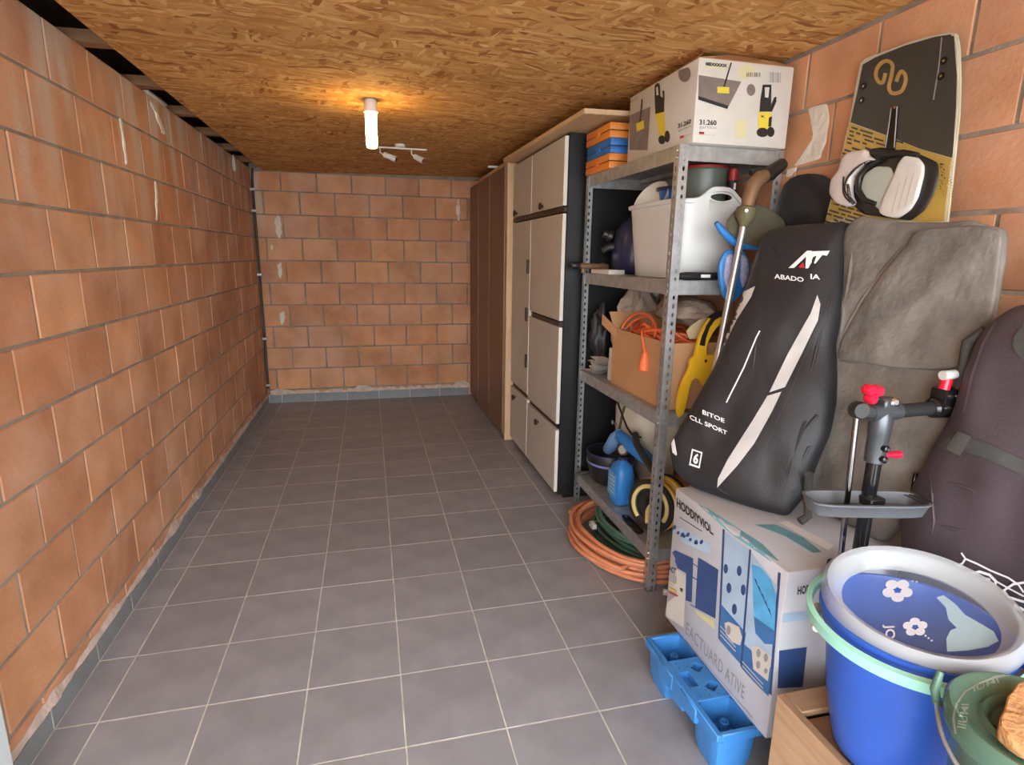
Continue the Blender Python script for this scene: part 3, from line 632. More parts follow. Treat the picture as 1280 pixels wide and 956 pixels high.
obj('handle_rim', MB().tube([V(2.178+.050*math.cos(a), -.2735, zs+.313+.0165*math.sin(a)) for a in [i*math.pi/14 for i in range(28)]], .003, 6, True), WHITEP, t)
# inside the tub
p0 = V(2.074, .105, 1.652)
d = (V(-.8, -.25, .55)).normalized()
tag(obj('plastic_bowl', MB().lathe([(0, -.055), (.045, -.05), (.075, -.03), (.088, 0), (.092, .002), (.090, .005), (.084, .001), (.070, -.026), (.04, -.045), (0, -.05)], p0, 32, d), CREAM), 'cream plastic bowl tipped up inside the white tub', 'bowl')
t = thing('basin', 'blue plastic basin sticking up out of the white tub', 'basin', (2.215, .085, zs+.012))
obj('bowl', MB().lathe([(0, -.150), (.055, -.150), (.10, .20), (.105, .215), (.11, .222), (.105, .226), (.098, .215), (.051, -.142), (0, -.142)], (2.215, .085, 1.475), 32), BLUEC, t)
obj('rim', MB().lathe([(.104, .212), (.114, .214), (.116, .226), (.106, .228), (.104, .212)], (2.215, .085, 1.475), 32, caps=False), NAVY, t)
t = thing('cooking_pot', 'grey-green metal pot standing in the white tub', 'pot', (2.183, -.130, zs+.012))
obj('pot_body', MB().lathe([(0, -.166), (.080, -.166), (.086, -.156), (.089, .250), (.094, .256), (.092, .262), (.086, .256), (.082, -.154), (0, -.154)], (2.183, -.130, 1.49), 36), POTG, t)
obj('lid', MB().lathe([(.095, .256), (.095, .265), (.055, .278), (0, .281)], (2.183, -.130, 1.49), 36), RED, t)
t = thing('spray_can', 'small black can with a red cap beside the grey-green pot', 'can', (2.262, -.212, 1.40))
obj('can_body', MB().lathe([(0, -.09), (.017, -.09), (.019, -.084), (.019, .20), (.016, .215)], (2.262, -.212, 1.49), 20), BLACKP, t)
obj('cap', MB().lathe([(.017, .21), (.017, .252), (.012, .258), (0, .258)], (2.262, -.212, 1.49), 20), RED, t)
obj('droplet_label', MB().box((2.256, -.2325, 1.665), (2.265, -.2300, 1.69), .002), PRW, t)
# dark blue jug
t = thing('jerrycan', 'dark blue jug with a black cap behind the white tub', 'jug', (2.16, .42, zs))
jr = lambda z, sx, sy, cx=2.17, cy=.425: rrect(cx, cy, sx, sy, zs+z, 40, 3)
jb = obj('jug_body', MB().loft([jr(0, .09, .10), jr(.015, .105, .115), jr(.08, .11, .12), jr(.16, .105, .115), jr(.22, .09, .10), jr(.26, .06, .07), jr(.275, .03, .03)]), NAVY, t, ang=60)
obj('cap', MB().lathe([(.030, 0), (.030, .02), (.024, .025), (.024, .045), (.018, .05), (0, .05)], (2.07, .50, zs+.185), 20, (-.8, .25, .3)), BLACKP, t)
obj('spout', MB().tube([(2.10, .47, zs+.14), (2.045, .49, zs+.13), (2.02, .50, zs+.11)], [.03, .024, .016], 14), BLACKP, t)
obj('handle', MB().tube([V(2.17+.005*math.sin(a), .425-.10*math.cos(a), zs+.235+.075*math.sin(a)) for a in [i*math.pi/12 for i in range(13)]], .012, 10), NAVY, t)
tag(obj('white_board', MB().box((1.962, .27, zs), (2.045, .50, zs+.022), .002), CARDW), 'small white board lying at the shelf edge in front of the jug', 'board')
t = thing('hose_nozzle', 'brown metal hose nozzle poking out of the shelf toward the cabinet', 'nozzle', (1.93, .56, zs+.03))
yn = .541; zn = zs+.034
obj('barrel', MB().cyl((1.885, yn, zn+.004), (2.03, yn, zn), .013, .015, 16), BRASS, t)
obj('black_cap', MB().lathe([(0, 0), (.017, 0), (.020, .008), (.020, .035), (.015, .042)], (1.872, yn, zn+.004), 18, (1, 0, 0)), BLACKP, t)
obj('trigger', MB().box((1.925, yn-.006, zn-.035), (1.940, yn+.006, zn-.008), .002), BRASS, t)
obj('grip', MB().lathe([(.022, 0), (.022, .025), (.014, .042), (0, .042)], (2.03, yn, zn-.005), 16, (1, 0, .05)), BRASS, t)
t = thing('hand_tool', 'black tool handle with a white sticker lying under the white tub rim', 'tool', (2.12, -.312, zs))
obj('handle', MB().tube([(2.00, -.313, zs+.0155), (2.03, -.313, zs+.0155), (2.17, -.313, zs+.0155), (2.23, -.313, zs+.0155)], [.012, .0155, .0145, .012], 14), BLACKP, t)
obj('sticker', MB().box((2.085, -.3292, zs+.010), (2.125, -.3270, zs+.022), .0004), PRW, t)
# ---------------------------------------------------------------- third shelf
zs = SZ[2]+.0005
t = thing('cardboard_box', 'open brown cardboard box full of orange cable on the metal shelf', 'box', (2.16, -.01, zs))
a0, a1, b0, b1, h = 1.990, 2.33, -.285, .245, .275
for nm, q0, q1 in (('side', (a0, b0, zs), (a0+.005, b1, zs+h)), ('side', (a1-.005, b0, zs), (a1, b1, zs+h)), ('side', (a0+.005, b0, zs), (a1-.005, b0+.005, zs+h)), ('side', (a0+.005, b1-.005, zs), (a1-.005, b1, zs+h)), ('base', (a0+.005, b0+.005, zs), (a1-.005, b1-.005, zs+.006))):
    obj(nm, MB().box(q0, q1, .001), CARD, t)
obj('flap', MB().prism([V(a0, b1-.04, zs+h), V(a0+.004, b1-.04, zs+h), V(a0-.02, b1+.09, zs+h+.055), V(a0-.024, b1+.09, zs+h+.055)], (0, 0, -.05)), CARD, t)
obj('flap', MB().prism([V(a0+.002, b1, zs+h), V(a1-.002, b1, zs+h), V(a1-.002, b1+.06, zs+h+.07), V(a0+.002, b1+.06, zs+h+.07)], (0, .004, 0)), CARD, t)
# extension cord
def wig(c, rx, ry, n, z, amp, seed, turns):
    o = []
    for i in range(n*turns):
        a = 2*math.pi*i/n; k = Vector((math.cos(a)*.8+seed, math.sin(a)*.8, i/n*.7)); s_ = 1+.35*noise.noise(k)
        o.append(V(c[0]+rx*math.cos(a)*s_, c[1]+ry*math.sin(a)*s_, z+amp*(.6+noise.noise(k*1.4+Vector((5, 2, seed)))+.2*math.sin(a*2+seed))))
    return o
t = thing('extension_cord', 'tangled orange extension cord heaped in the cardboard box', 'cord', (2.15, 0, zs+.2))
path = wig((2.145, 0), .120, .20, 30, zs+.245, .055, 2.0, 7)
obj('cord', MB().tube(path, .0065, 8), CORDO, t)
L1 = [V(2.06, .02, zs+.30), V(2.02, -.02, zs+.305), V(1.992, -.05, zs+.295), V(1.983, -.085, zs+.25), V(1.980, -.115, zs+.215)]
obj('cord_end', MB().tube([L1[0].lerp(L1[1], 0)]+L1[1:], .0055, 8), CORDO, t)
obj('cord_loop', MB().tube([V(2.02+.03*math.sin(a), .05+.165*math.cos(a), zs+.275+.085*max(0, math.sin(a))) for a in [i*math.pi/14 for i in range(15)]], .0055, 8), CORDO, t)
obj('cord_loop', MB().tube([V(2.04+.05*math.sin(a), .09+.115*math.cos(a), zs+.275+.065*max(0, math.sin(a))) for a in [i*math.pi/14 for i in range(15)]], .0055, 8), CORDO, t)
pp = V(1.980, -.115, zs+.213)
obj('socket_plug', MB().lathe([(0, .004), (.008, .004), (.012, -.005), (.019, -.045), (.021, -.060), (.021, -.078), (.017, -.082), (0, -.082)], pp, 20), CORDO, t)
# beige cloth behind
def heap(name, c, r, m, seed, lab, cat, n=40, k=16, amp=.35, sc=2.6, bottom=None):
    rings = []
    for i in range(k+1):
        f = i/k; th = math.pi*(f-.5); rr = []
        for j in range(n):
            a = 2*math.pi*j/n; dv = V(math.cos(th)*math.cos(a), math.cos(th)*math.sin(a), math.sin(th)); s_ = 1+amp*noise.noise(dv*sc+Vector((seed, 0, 0)))+amp*.4*noise.noise(dv*sc*2.7+Vector((0, seed, 0)))
            q = V(c[0]+r[0]*dv.x*s_, c[1]+r[1]*dv.y*s_, c[2]+r[2]*dv.z*s_)
            if bottom is not None: q.z = max(q.z, bottom)
            rr.append(q)
        rings.append(rr)
    return tag(obj(name, MB().loft(rings, True, True), m, ang=70), lab, cat)
heap('cloth_bundle', (2.21, .41, zs+.225), (.13, .10, .20), CLOTH, 3.0, 'crumpled beige cloth stuffed behind the cardboard box', 'cloth', bottom=zs)
heap('cloth_bundle', (2.24, .02, zs+.368), (.10, .19, .062), CLOTH, 8.0, 'beige cloth bundle lying on top of the orange cable', 'cloth', amp=.28)
heap('black_sack', (2.035, .520, zs+.20), (.048, .052, .13), BAGBK, 5.0, 'small black sack beside the shelf post', 'sack', amp=.5)
# papers
t = thing('paper_pile', 'loose white papers and wrapping at the left end of the shelf', 'papers', (2.03, .42, zs))
for k in range(7):
    c = V(2.022+J(.010), .45+J(.02), zs+.004+k*.012); a = J(.35); dx, dy = .045+J(.01), .072+J(.012)
    g = [V(c.x+(u*dx*math.cos(a)-v*dy*math.sin(a)), c.y+(u*dx*math.sin(a)+v*dy*math.cos(a)), c.z+.018*noise.noise(Vector((u*2+k, v*2, k)))+.009) for v in (-1, -.33, .33, 1) for u in (-1, -.33, .33, 1)]
    m = MB(); m.add(g+[p+V(0, 0, .0012) for p in g], [(j*4+i, j*4+i+1, j*4+i+5, j*4+i+4) for j in range(3) for i in range(3)]+[(16+j*4+i, 16+j*4+i+4, 16+j*4+i+5, 16+j*4+i+1) for j in range(3) for i in range(3)])
    obj('sheet', m, WHITEPL if k % 3 == 1 else PRW, t)
tag(obj('white_box', MB().box((2.005, .262, zs+.10), (2.05, .315, zs+.165), .002).box((2.005, .258, zs+.0), (2.05, .322, zs+.101), .002), CARDW), 'small white box standing between the papers and the cardboard box', 'box')
# cream fan and yellow tool at the shelf end
fan = [pt(x, y, 'Y', -.262) for x, y in ((858, 414), (864, 407), (874, 400), (884, 398), (886, 408), (880, 422), (862, 424))]
tag(obj('sanding_disc', MB().prism(fan, (0, .006, 0), .001), mat('buff_card', (.55, .45, .25), .8)), 'pale yellow disc sticking out of the cardboard box', 'disc')
def Y1(L): return [pt(700+x*.2196, 350+y*.2196, 'Y', -.362) for x, y in L]
t = thing('yellow_clamp', 'yellow plastic clamp with a black grip hanging at the shelf end', 'clamp', pt(850, 522, 'Y', -.35))
arm = [(678, 785), (671, 735), (676, 680), (690, 620), (714, 560), (745, 500), (745, 455), (775, 432), (785, 375), (800, 320), (825, 268), (862, 216), (905, 190), (945, 182), (972, 192), (968, 240), (928, 240), (890, 275), (862, 320), (838, 372), (838, 430), (875, 428), (915, 396), (930, 410), (905, 470), (882, 540), (815, 602), (802, 572), (775, 558), (752, 575), (738, 630), (726, 690), (705, 765)]
obj('jaw_frame', MB().prism(Y1(arm), (0, .022, 0), .003), YELLOW, t)
obj('grip', MB().prism([p+V(0, -.004, 0) for p in Y1([(793, 370), (806, 318), (832, 262), (868, 208), (908, 183), (948, 176), (952, 200), (915, 208), (880, 228), (850, 272), (830, 330), (824, 376)])], (0, .030, 0), .002), BLACKP, t)
c = Y1([(828, 460)])[0]
obj('pivot_ring', MB().lathe([(.007, .0), (.012, 0), (.013, .004), (.007, .004), (.007, 0)], c, 18, (0, -1, 0), caps=False), YELLOW, t)
obj('pivot', MB().cyl(c+V(0, .01, 0), c-V(0, .002, 0), .0075), DKBROWN, t)

# ---------------------------------------------------------------- bottom shelf
zs = SZ[3]+.0005
# pale appliance under the shelf
t = thing('plastic_appliance', 'cream coloured plastic appliance with a thin black cable at the back of the bottom shelf', 'appliance', (2.24, .30, zs))
rr = lambda z, x0_, sy: rrect((x0_+2.385)/2, .36, (2.385-x0_)/2, sy, zs+z, 40, 3.2)
ap = obj('shell', MB().loft([rr(0, 2.27, .14), rr(.02, 2.255, .155), rr(.17, 2.25, .16), rr(.205, 2.16, .19), rr(.24, 2.135, .20), rr(.40, 2.13, .205), rr(.49, 2.15, .19), rr(.525, 2.18, .16)]), CREAM, t, ang=60)
obj('cable', MB().tube([(2.125, .50, zs+.50), (2.12, .40, zs+.42), (2.12, .30, zs+.345), (2.12, .22, zs+.32), (2.13, .16, zs+.335)], .005, 8), BLACKP, t)
obj('handle', MB().tube([(2.135, .36, zs+.46), (2.124, .37, zs+.40), (2.124, .40, zs+.30), (2.14, .41, zs+.22)], .007, 8), OLIVE, t)
for y in (.47, .51): obj('vent', MB().lathe([(0, 0), (.012, 0), (.012, .004), (0, .004)], (2.136, y, zs+.31), 14, (-1, 0, 0)), PRG, t)
# dark round tub
t = thing('round_tub', 'dark navy round tub with a pale blue rim line on the bottom shelf', 'tub', (2.11, .44, zs))
obj('tub_body', MB().lathe([(0, 0), (.085, 0), (.105, .02), (.125, .10), (.132, .165), (.128, .172), (.120, .165), (.095, .03), (0, .02)], (2.098, .43, zs), 40), BLACKP, t)
obj('rim_line', MB().lathe([(.130, .112), (.1325, .115), (.1325, .121), (.130, .124), (.130, .112)], (2.098, .43, zs), 40, caps=False), mat('periwinkle_line', (.20, .22, .55), .4), t)
obj('rim_band', MB().lathe([(.127, .165), (.135, .166), (.134, .176), (.126, .176), (.127, .165)], (2.098, .43, zs), 40, caps=False), NAVY, t)
# blue pressure sprayer pieces
t = thing('spray_bottle', 'bright blue plastic canister with a printed label on the bottom shelf', 'bottle', (2.05, .12, zs))
br = lambda z, sx, sy: rrect(2.040, .160, sx, sy, zs+z, 36, 3)
bd = obj('bottle_body', MB().loft([br(0, .040, .050), br(.012, .052, .062), br(.165, .052, .062), br(.198, .042, .050), br(.215, .022, .026), br(.226, .018, .02)]), BRUSHB, t, ang=60)
obj('label', MB().box((1.9865, .115, zs+.04), (1.9900, .205, zs+.165), .001), LABELB, t)
for k in range(5): obj('label_line', MB().box((1.9855, .125, zs+.06+k*.02), (1.9870, .195-.012*(k % 3), zs+.066+k*.02)), PRPB, t)
obj('cap', MB().cyl((2.040, .160, zs+.224), (2.040, .160, zs+.238), .022), NAVY, t)
t = thing('pressure_gauge_pump', 'pale blue pump head with a round chrome gauge above the blue canister', 'pump', (2.07, .26, zs+.17))
c = pt(780, 562, 'X', 2.05)
obj('pump_body', MB().tube([(2.085, .44, zs+.18), (2.075, .38, zs+.22), (2.065, .31, zs+.285), (2.07, .27, zs+.32)], [.030, .034, .036, .03], 16), mat('pale_blue_plastic', (.17, .32, .60), .4), t)
obj('pump_arm', MB().tube([(2.07, .28, zs+.31), (2.075, .17, zs+.30), (2.10, .05, zs+.275), (2.12, -.03, zs+.25)], [.03, .036, .034, .028], 14), BRUSHB, t)
obj('gauge', MB().lathe([(.026, -.03), (.030, 0), (.030, .012), (.024, .014)], c, 24, (-.75, -.55, .25)), BLACKP, t)
obj('gauge_ring', MB().lathe([(.020, .013), (.025, .013), (.025, .018), (.020, .018), (.020, .013)], c, 24, (-.75, -.55, .25), caps=False), CHROME, t)
obj('gauge_face', MB().lathe([(0, .0145), (.020, .0145), (.020, .0155), (0, .0155)], c, 24, (-.75, -.55, .25)), PRG, t)
tag(obj('drill_bar', MB().tube([(2.10, .16, zs+.350), (2.06, .06, zs+.336), (2.01, -.15, zs+.325), (1.99, -.285, zs+.315)], .017, 12), mat('dark_olive_rubber', (.03, .032, .028), .6)), 'dark rubber-covered bar lying across the blue pump on the bottom shelf', 'bar')
# yellow hose reel
t = thing('hose_reel', 'small black reel wound with yellow hose on the bottom shelf', 'hose reel', (2.06, -.19, zs))
ax = V(-.88, -.46, .08).normalized(); cc = V(2.075, -.155, zs+.128)
obj('drum', MB().lathe([(0, -.06), (.07, -.06), (.07, .055), (0, .055)], cc, 28, ax), BLACKP, t)
obj('back_flange', MB().lathe([(0, -.068), (.12, -.068), (.124, -.064), (.12, -.058), (0, -.058)], cc, 36, ax), BLACKP, t)
fo = obj('front_flange', MB().lathe([(.072, .052), (.118, .052), (.120, .057), (.116, .062), (.080, .066), (.072, .062), (.072, .052)], cc, 36, ax, caps=False), BLACKP, t)
u = ax.orthogonal().normalized(); w = ax.cross(u)
hp = []
for i in range(6*30):
    a = 2*math.pi*i/30; lay = i/(6*30); hp.append(cc+ax*(-.05+.095*lay)+(u*math.cos(a)+w*math.sin(a))*(.106+.006*math.sin(lay*9)))
obj('hose', MB().tube(hp, .0095, 8), YELL2, t)
obj('yellow_ring', MB().tube([cc+ax*.064+(u*math.cos(a)+w*math.sin(a))*.088 for a in [i*math.pi*1.45/20+.2 for i in range(21)]], .010, 8), mat('pale_yellow_plastic', (.72, .58, .22), .4), t)
obj('crank', MB().tube([cc+ax*.055, cc+ax*.075+V(.005, .01, -.03), cc+ax*.08+V(.01, .015, -.085)], [.016, .012, .010], 10), mat('pale_yellow_plastic', (.72, .58, .22), .4), t)
obj('hub', MB().lathe([(0, .04), (.030, .04), (.034, .060), (.02, .068), (0, .07)], cc, 20, ax), GLOSSB, t)
t = thing('blue_bottle', 'deep blue bottle standing behind the front shelf post on the bottom shelf', 'bottle', (2.16, -.27, zs))
obj('bottle_body', MB().lathe([(0, 0), (.045, 0), (.05, .01), (.05, .13), (.03, .16), (.018, .17), (.018, .19), (0, .19)], (2.245, -.262, zs), 24), NAVY, t)
obj('wrap', MB().lathe([(.0505, .03), (.0512, .03), (.0512, .11), (.0505, .11), (.0505, .03)], (2.245, -.262, zs), 24, caps=False), BLUEC, t)
t = thing('shoe_tray', 'flat black tray lying at the edge of the bottom shelf', 'tray', (2.0, -.1, zs))
obj('tray_base', MB().loft([rrect(1.982, -.10, .018, .085, zs), rrect(1.982, -.10, .021, .09, zs+.012), rrect(1.982, -.10, .016, .084, zs+.012), rrect(1.982, -.10, .014, .08, zs+.004)]), GLOSSB, t)
tag(obj('blue_ball', MB().lathe([(.04*math.sin(a), .04-.04*math.cos(a)) for a in [i*math.pi/12 for i in range(13)]], (2.135, -.283, zs), 24), BLUEC), 'small blue ball at the end of the bottom shelf beside the post', 'ball')
tag(obj('black_strap', MB().tube([V(2.0, .566, zs+.008), V(1.965, .563, zs+.008), V(1.945, .56, zs+.004), V(1.938, .558, zs-.03), V(1.935, .555, zs-.06)], .012, 10, sec=[(-.014, -.004), (.014, -.004), (.014, .004), (-.014, .004)]) if False else MB().tube([V(2.02, .55, zs+.008), V(1.965, .545, zs+.008), V(1.945, .54, zs+.003), V(1.937, .535, zs-.03), V(1.934, .53, zs-.06)], [.008, .009, .009, .009, .006], 10), STRAP), 'dark strap hanging over the edge of the bottom shelf', 'strap')
# ---------------------------------------------------------------- hoses under the shelf
def coil(name, c, rx, ry, r, loops, z0, seed, m, lab, hgt=.07, spread=.035, n=64):
    P = []
    for i in range(loops*n+1):
        a = 2*math.pi*i/n; lp = i/n; k = Vector((math.cos(a)*.7, math.sin(a)*.7, lp*.55+seed))
        s1 = noise.noise(k)*spread*1.6; s2 = (noise.noise(k+Vector((9, 1, 4)))+.5)
        lay = (lp*2.3+seed) % 4
        P.append(V(c[0]+(rx+s1+spread*(lay-1.5)*.6)*math.cos(a), c[1]+(ry+s1+spread*(lay-1.5)*.6)*math.sin(a), z0+r+max(0, hgt*min(1, max(0, lp/loops*.95+.12*s2-.06)))))
    return obj(name, MB().tube(P, r, 8), m)
h = coil('garden_hose', (2.075, .075), .270, .345, .0105, 9, 0, 1.3, HOSEO, '', .10, .024)
tag(h, 'coil of salmon orange hose on the tiles under the shelving', 'hose')
h = coil('garden_hose', (2.09, .10), .150, .235, .0095, 8, .002, 4.1, HOSEG, '', .125, .022)
tag(h, 'coil of dark green hose lying inside the orange hose coil', 'hose')
t = thing('hose_connector', 'small white hose connector on the floor by the shelf post', 'connector', (2.03, -.40, 0))
obj('sleeve', MB().cyl((2.005, -.372, .018), (2.045, -.392, .016), .014, .012, 16), WHITEP, t)
obj('ring', MB().cyl((2.045, -.392, .016), (2.056, -.398, .016), .016, .016, 16), PRG, t)
tag(obj('hose_tag', MB().box((1.885, .135, .062), (1.91, .185, .088), .003), WHITEP), 'small white tag between the orange and green hoses', 'tag')

# ================================================================ PALLET AND PRINTED BOX
t = thing('plastic_pallet', 'bright blue plastic pallet on the tiled floor under the printed box', 'pallet', (2.0, -1.0, 0))
px0, px1, py0, py1, pz = 1.705, 2.305, -1.205, -.785, .150
dk = MB(); wx, wy = .105, .11   # deck with well openings at the corners
def slabs(mb, rects, z0, z1):
    for a, b, c, d in rects: mb.box((a, c, z0), (b, d, z1), .003)
wells = [(px0+.018, px0+.018+wx, py1-.015-wy, py1-.015), (px0+.018, px0+.018+wx, py0+.015, py0+.015+wy), (px1-.018-wx, px1-.018, py1-.015-wy, py1-.015), (px1-.018-wx, px1-.018, py0+.015, py0+.015+wy)]
xA, xB = px0+.018+wx, px1-.018-wx; yA, yB = py0+.015+wy, py1-.015-wy
slabs(dk, [(xA, xB, py0, py1), (xB, px1-.016, yA, yB), (px0, px0+.018, py0, py1), (px1-.018, px1, py0, py1), (px0+.016, xA+.002, py0, py0+.015), (px0+.016, xA+.002, py1-.015, py1), (xB-.002, px1-.016, py0, py0+.015), (xB-.002, px1-.016, py1-.015, py1)], pz-.030, pz)
obj('deck', dk, PALB, t)
for (a, b, c, d) in wells:
    rings = [rrect((a+b)/2, (c+d)/2, (b-a)/2+.012, (d-c)/2+.010, pz-.02, 32, 6), rrect((a+b)/2, (c+d)/2, (b-a)/2+.006, (d-c)/2+.004, .03, 32, 6), rrect((a+b)/2, (c+d)/2, (b-a)/2-.005, (d-c)/2-.008, .0, 32, 6)]
    inn = [rrect((a+b)/2, (c+d)/2, (b-a)/2+.001, (d-c)/2+.001, pz-.004, 32, 6), rrect((a+b)/2, (c+d)/2, (b-a)/2-.010, (d-c)/2-.010, pz-.075, 32, 6)]
    ft = obj('leg', MB().loft(rings, False, True), PALB, t)
    ft2 = MB().loft([inn[0], inn[1]], False, True)
    lg = obj('well', ft2, PALB, ft, fixn=False)
    obj('peg', MB().lathe([(.016, -.075), (.013, -.03), (.009, -.028), (.007, -.05), (0, -.05)], ((a+b)/2, (c+d)/2, pz), 18), PALB, ft)
# side ribs and deck marks
for (y0_, y1_) in ((-.955, -.905), (-1.085, -1.035)):
    obj('side_rib', MB().box((px0-.004, y0_-.02, pz-.055), (px0+.015, y1_+.02, pz-.004), .004), PALB, t)
hs = obj('handle_slot', MB().box((px0-.002, -1.035, pz-.075), (px0+.015, -.955, pz-.003), .004), PALB, t)
dp = obj('deck_panel', MB().box((px0+.016, yA-.001, pz-.029), (xA+.001, yB+.001, pz-.0006), .002), PALB, t)
pocket = lambda: MB().box((px0+.022, -1.026, pz-.022), (px0+.055, -.964, pz+.02))
m = MB()
for i in range(3):
    for j in range(8):
        x = px0+.035+i*.030; y = yA+.015+j*(yB-yA-.03)/7
        if -1.04 < y < -.95: continue
        m.cyl((x, y, pz-.05), (x, y, pz+.02), .0034, n=8)
carve(dp, m, True)
for y in (-.955, -1.035):
    carve(dp, MB().prism([V(px0+.085, y-.022, pz-.06), V(px0+.116, y, pz-.06), V(px0+.100, y+.024, pz-.06), V(px0+.070, y+.002, pz-.06)], (0, 0, .09)), True)
carve(dp, pocket(), True)
bx0, bx1, by0, by1, bz0, bz1 = 1.825, 2.365, -1.242, -.700, .1505, .642
t = thing('carton', 'large white and blue printed carton standing on the blue pallet', 'box', (2.09, -.97, bz0))
n_ = 24; rings = []
def boxring(z, dx=0, sag=0):
    return [V(bx0+dx, by1, z), *[V(bx0+dx-.0*math.sin(i), by1+(by0-by1)*i/n_, z-sag*math.sin(math.pi*i/n_)) for i in range(1, n_)], V(bx0+dx, by0, z), V(bx1, by0, z), V(bx1, by1, z)]
bo = obj('box_body', MB().box((bx0, by0, bz0), (bx1, by1, bz1), .005, 2), CARDB, t)
T = bvh(bo)
def Q(L): return [[(790+x*.383, 590+y*.383) for x, y in p] for p in L]
def QQ(*p): return [(790+x*.383, 590+y*.383) for x, y in p]
print_text('lettering', T, 'HODDIYVIOL.', QQ((147, 112), (268, 208), (266, 178), (147, 82)), PRK, t, .035, L=10)
print_on('printed_rule', T, Q([[(132, 130), (230, 192), (230, 195), (132, 133)]]), PRNB, t)
print_on('printed_strip', T, Q([[(128, 165), (255, 232), (258, 270), (128, 212)]]), PRPB, t)
print_on('printed_hole', T, Q([circ(140+k*22+(k % 2)*4, 180+k*12+(k % 2)*12, 5.5, 8, 10, .5) for k in range(5)]+[circ(152+k*20, 198+k*11, 5, 6, 10, .5) for k in range(4)]), PRNB, t, .0018)
print_on('printed_panel', T, Q([[(122, 245), (201, 282), (196, 425), (176, 418), (178, 330), (122, 296)]]), PRNB, t)
print_on('printed_panel', T, Q([[(217, 278), (283, 318), (273, 478), (207, 442)]]), PRNB, t)
for q_ in ([(198, 295), (217, 308), (217, 312), (198, 299)], [(198, 340), (214, 350), (214, 354), (198, 344)], [(192, 430), (207, 440), (207, 443), (192, 434)]): print_on('printed_bracket', T, Q([q_]), PRNB, t)
print_on('printed_slats', T, Q([[(207, 448), (268, 485), (272, 515), (212, 462)]]), PRPY, t)
print_on('energy_label', T, Q([[(118, 300), (178, 335), (170, 508), (113, 470)]]), CARDW, t, .0016)
for k, mm in enumerate((PRPB, PRPY, PRPY, PRY, PRR)):
    print_on('label_bar', T, Q([[(121, 340+k*12), (136+k*4, 350+k*13), (136+k*4, 355+k*13), (121, 345+k*12)]]), mm, t, .0022)
print_text('lettering', T, 'ACT', QQ((122, 322), (146, 335), (146, 315), (122, 303)), PRK, t, .02, off=.0024)
print_on('label_mark', T, Q([[(158, 376), (168, 380), (167, 392), (160, 388)]]), PRK, t, .0022)
print_on('printed_border', T, Q([[(297, 185), (304, 188), (288, 545), (282, 542)]]), PRNB, t)
print_on('printed_panel', T, Q([[(305, 195), (385, 252), (357, 628), (287, 545)]]), PRPB, t)
print_on('printed_panel', T, Q([[(294, 432), (374, 525), (357, 628), (284, 545)]]), PRMB, t, .0016)
print_on('printed_hole', T, Q([circ(308, 315, 7, 16), circ(352, 322, 8, 17), circ(318, 378, 8, 17), circ(365, 384, 8, 18), circ(336, 447, 8, 18)]), PRNB, t, .002)
print_on('printed_fitting', T, Q([[(304, 492), (318, 488), (352, 505), (362, 540), (355, 565), (330, 555), (310, 530)]]), CARDW, t, .0022)
print_on('printed_hole', T, Q([circ(318, 515, 7, 16)]), PRG, t, .003)
print_on('printed_lines', T, Q([[(290, 500+k*14), (340, 555+k*14), (340, 559+k*14), (290, 504+k*14)] for k in range(3)]), CARDW, t, .002)
print_on('printed_border', T, Q([[(385, 250), (391, 254), (361, 640), (355, 632)]]), PRNB, t, .0018)
print_on('printed_panel', T, Q([[(392, 262), (476, 372), (447, 732), (360, 640)]]), PRPB, t)
print_on('printed_swoosh', T, Q([[(392, 300), (420, 310), (455, 350), (472, 400), (466, 545), (440, 560), (405, 515), (398, 440)]]), PRCY, t, .0016)
print_on('printed_swoosh', T, Q([[(400, 470), (470, 520), (463, 562), (435, 560), (405, 525)]]), PRMB, t, .002)
print_on('printed_flash', T, Q([[(400+k*11, 345+k*24), (408+k*11, 350+k*24), (416+k*11, 380+k*24)] for k in range(5)]), PRNB, t, .0024)
print_on('printed_panel', T, Q([[(367, 560), (458, 640), (447, 732), (360, 640)]]), PRMB, t, .0018)
print_on('printed_fitting', T, Q([[(392, 568), (412, 566), (458, 602), (446, 682), (398, 642)]]), CARDW, t, .0024)
print_on('printed_hole', T, Q([circ(416, 590, 7, 14), circ(440, 605, 7, 14), circ(415, 628, 7, 13), circ(440, 648, 6, 9)]), PRG, t, .003)
print_on('printed_lines', T, Q([[(362, 615+k*14), (430, 690+k*14), (430, 694+k*14), (362, 619+k*14)] for k in range(3)]), CARDW, t, .0022)
print_on('printed_border', T, Q([[(478, 325), (487, 330), (456, 728), (448, 722)]]), PRNB, t)
print_text('lettering', T, 'EACTUARD ATIVE', QQ((176, 525), (366, 742), (370, 700), (180, 488)), PRG, t, 0, 1.1)
print_on('printed_rule', T, Q([[(174, 545), (395, 800), (395, 803), (174, 548)]]), PRG, t)
# top and near side
print_on('top_stripe', T, Q([[(215, 105), (245, 118), (425, 235), (480, 290), (455, 292), (330, 205)], [(400, 172), (470, 172), (560, 215), (620, 262), (590, 265), (500, 210)]]), PRTL, t)
print_on('top_stripe', T, Q([[(480, 165), (505, 160), (660, 240), (640, 256)]]), PRW, t)
print_on('printed_strip', T, Q([[(492, 460), (600, 450), (600, 478), (490, 490)]]), PRPB, t)
print_on('printed_panel', T, Q([[(480, 582), (570, 570), (556, 700), (474, 704)]]), PRNB, t)
print_text('lettering', T, 'HOD', QQ((538, 400), (580, 394), (580, 366), (540, 372)), PRK, t, .03)

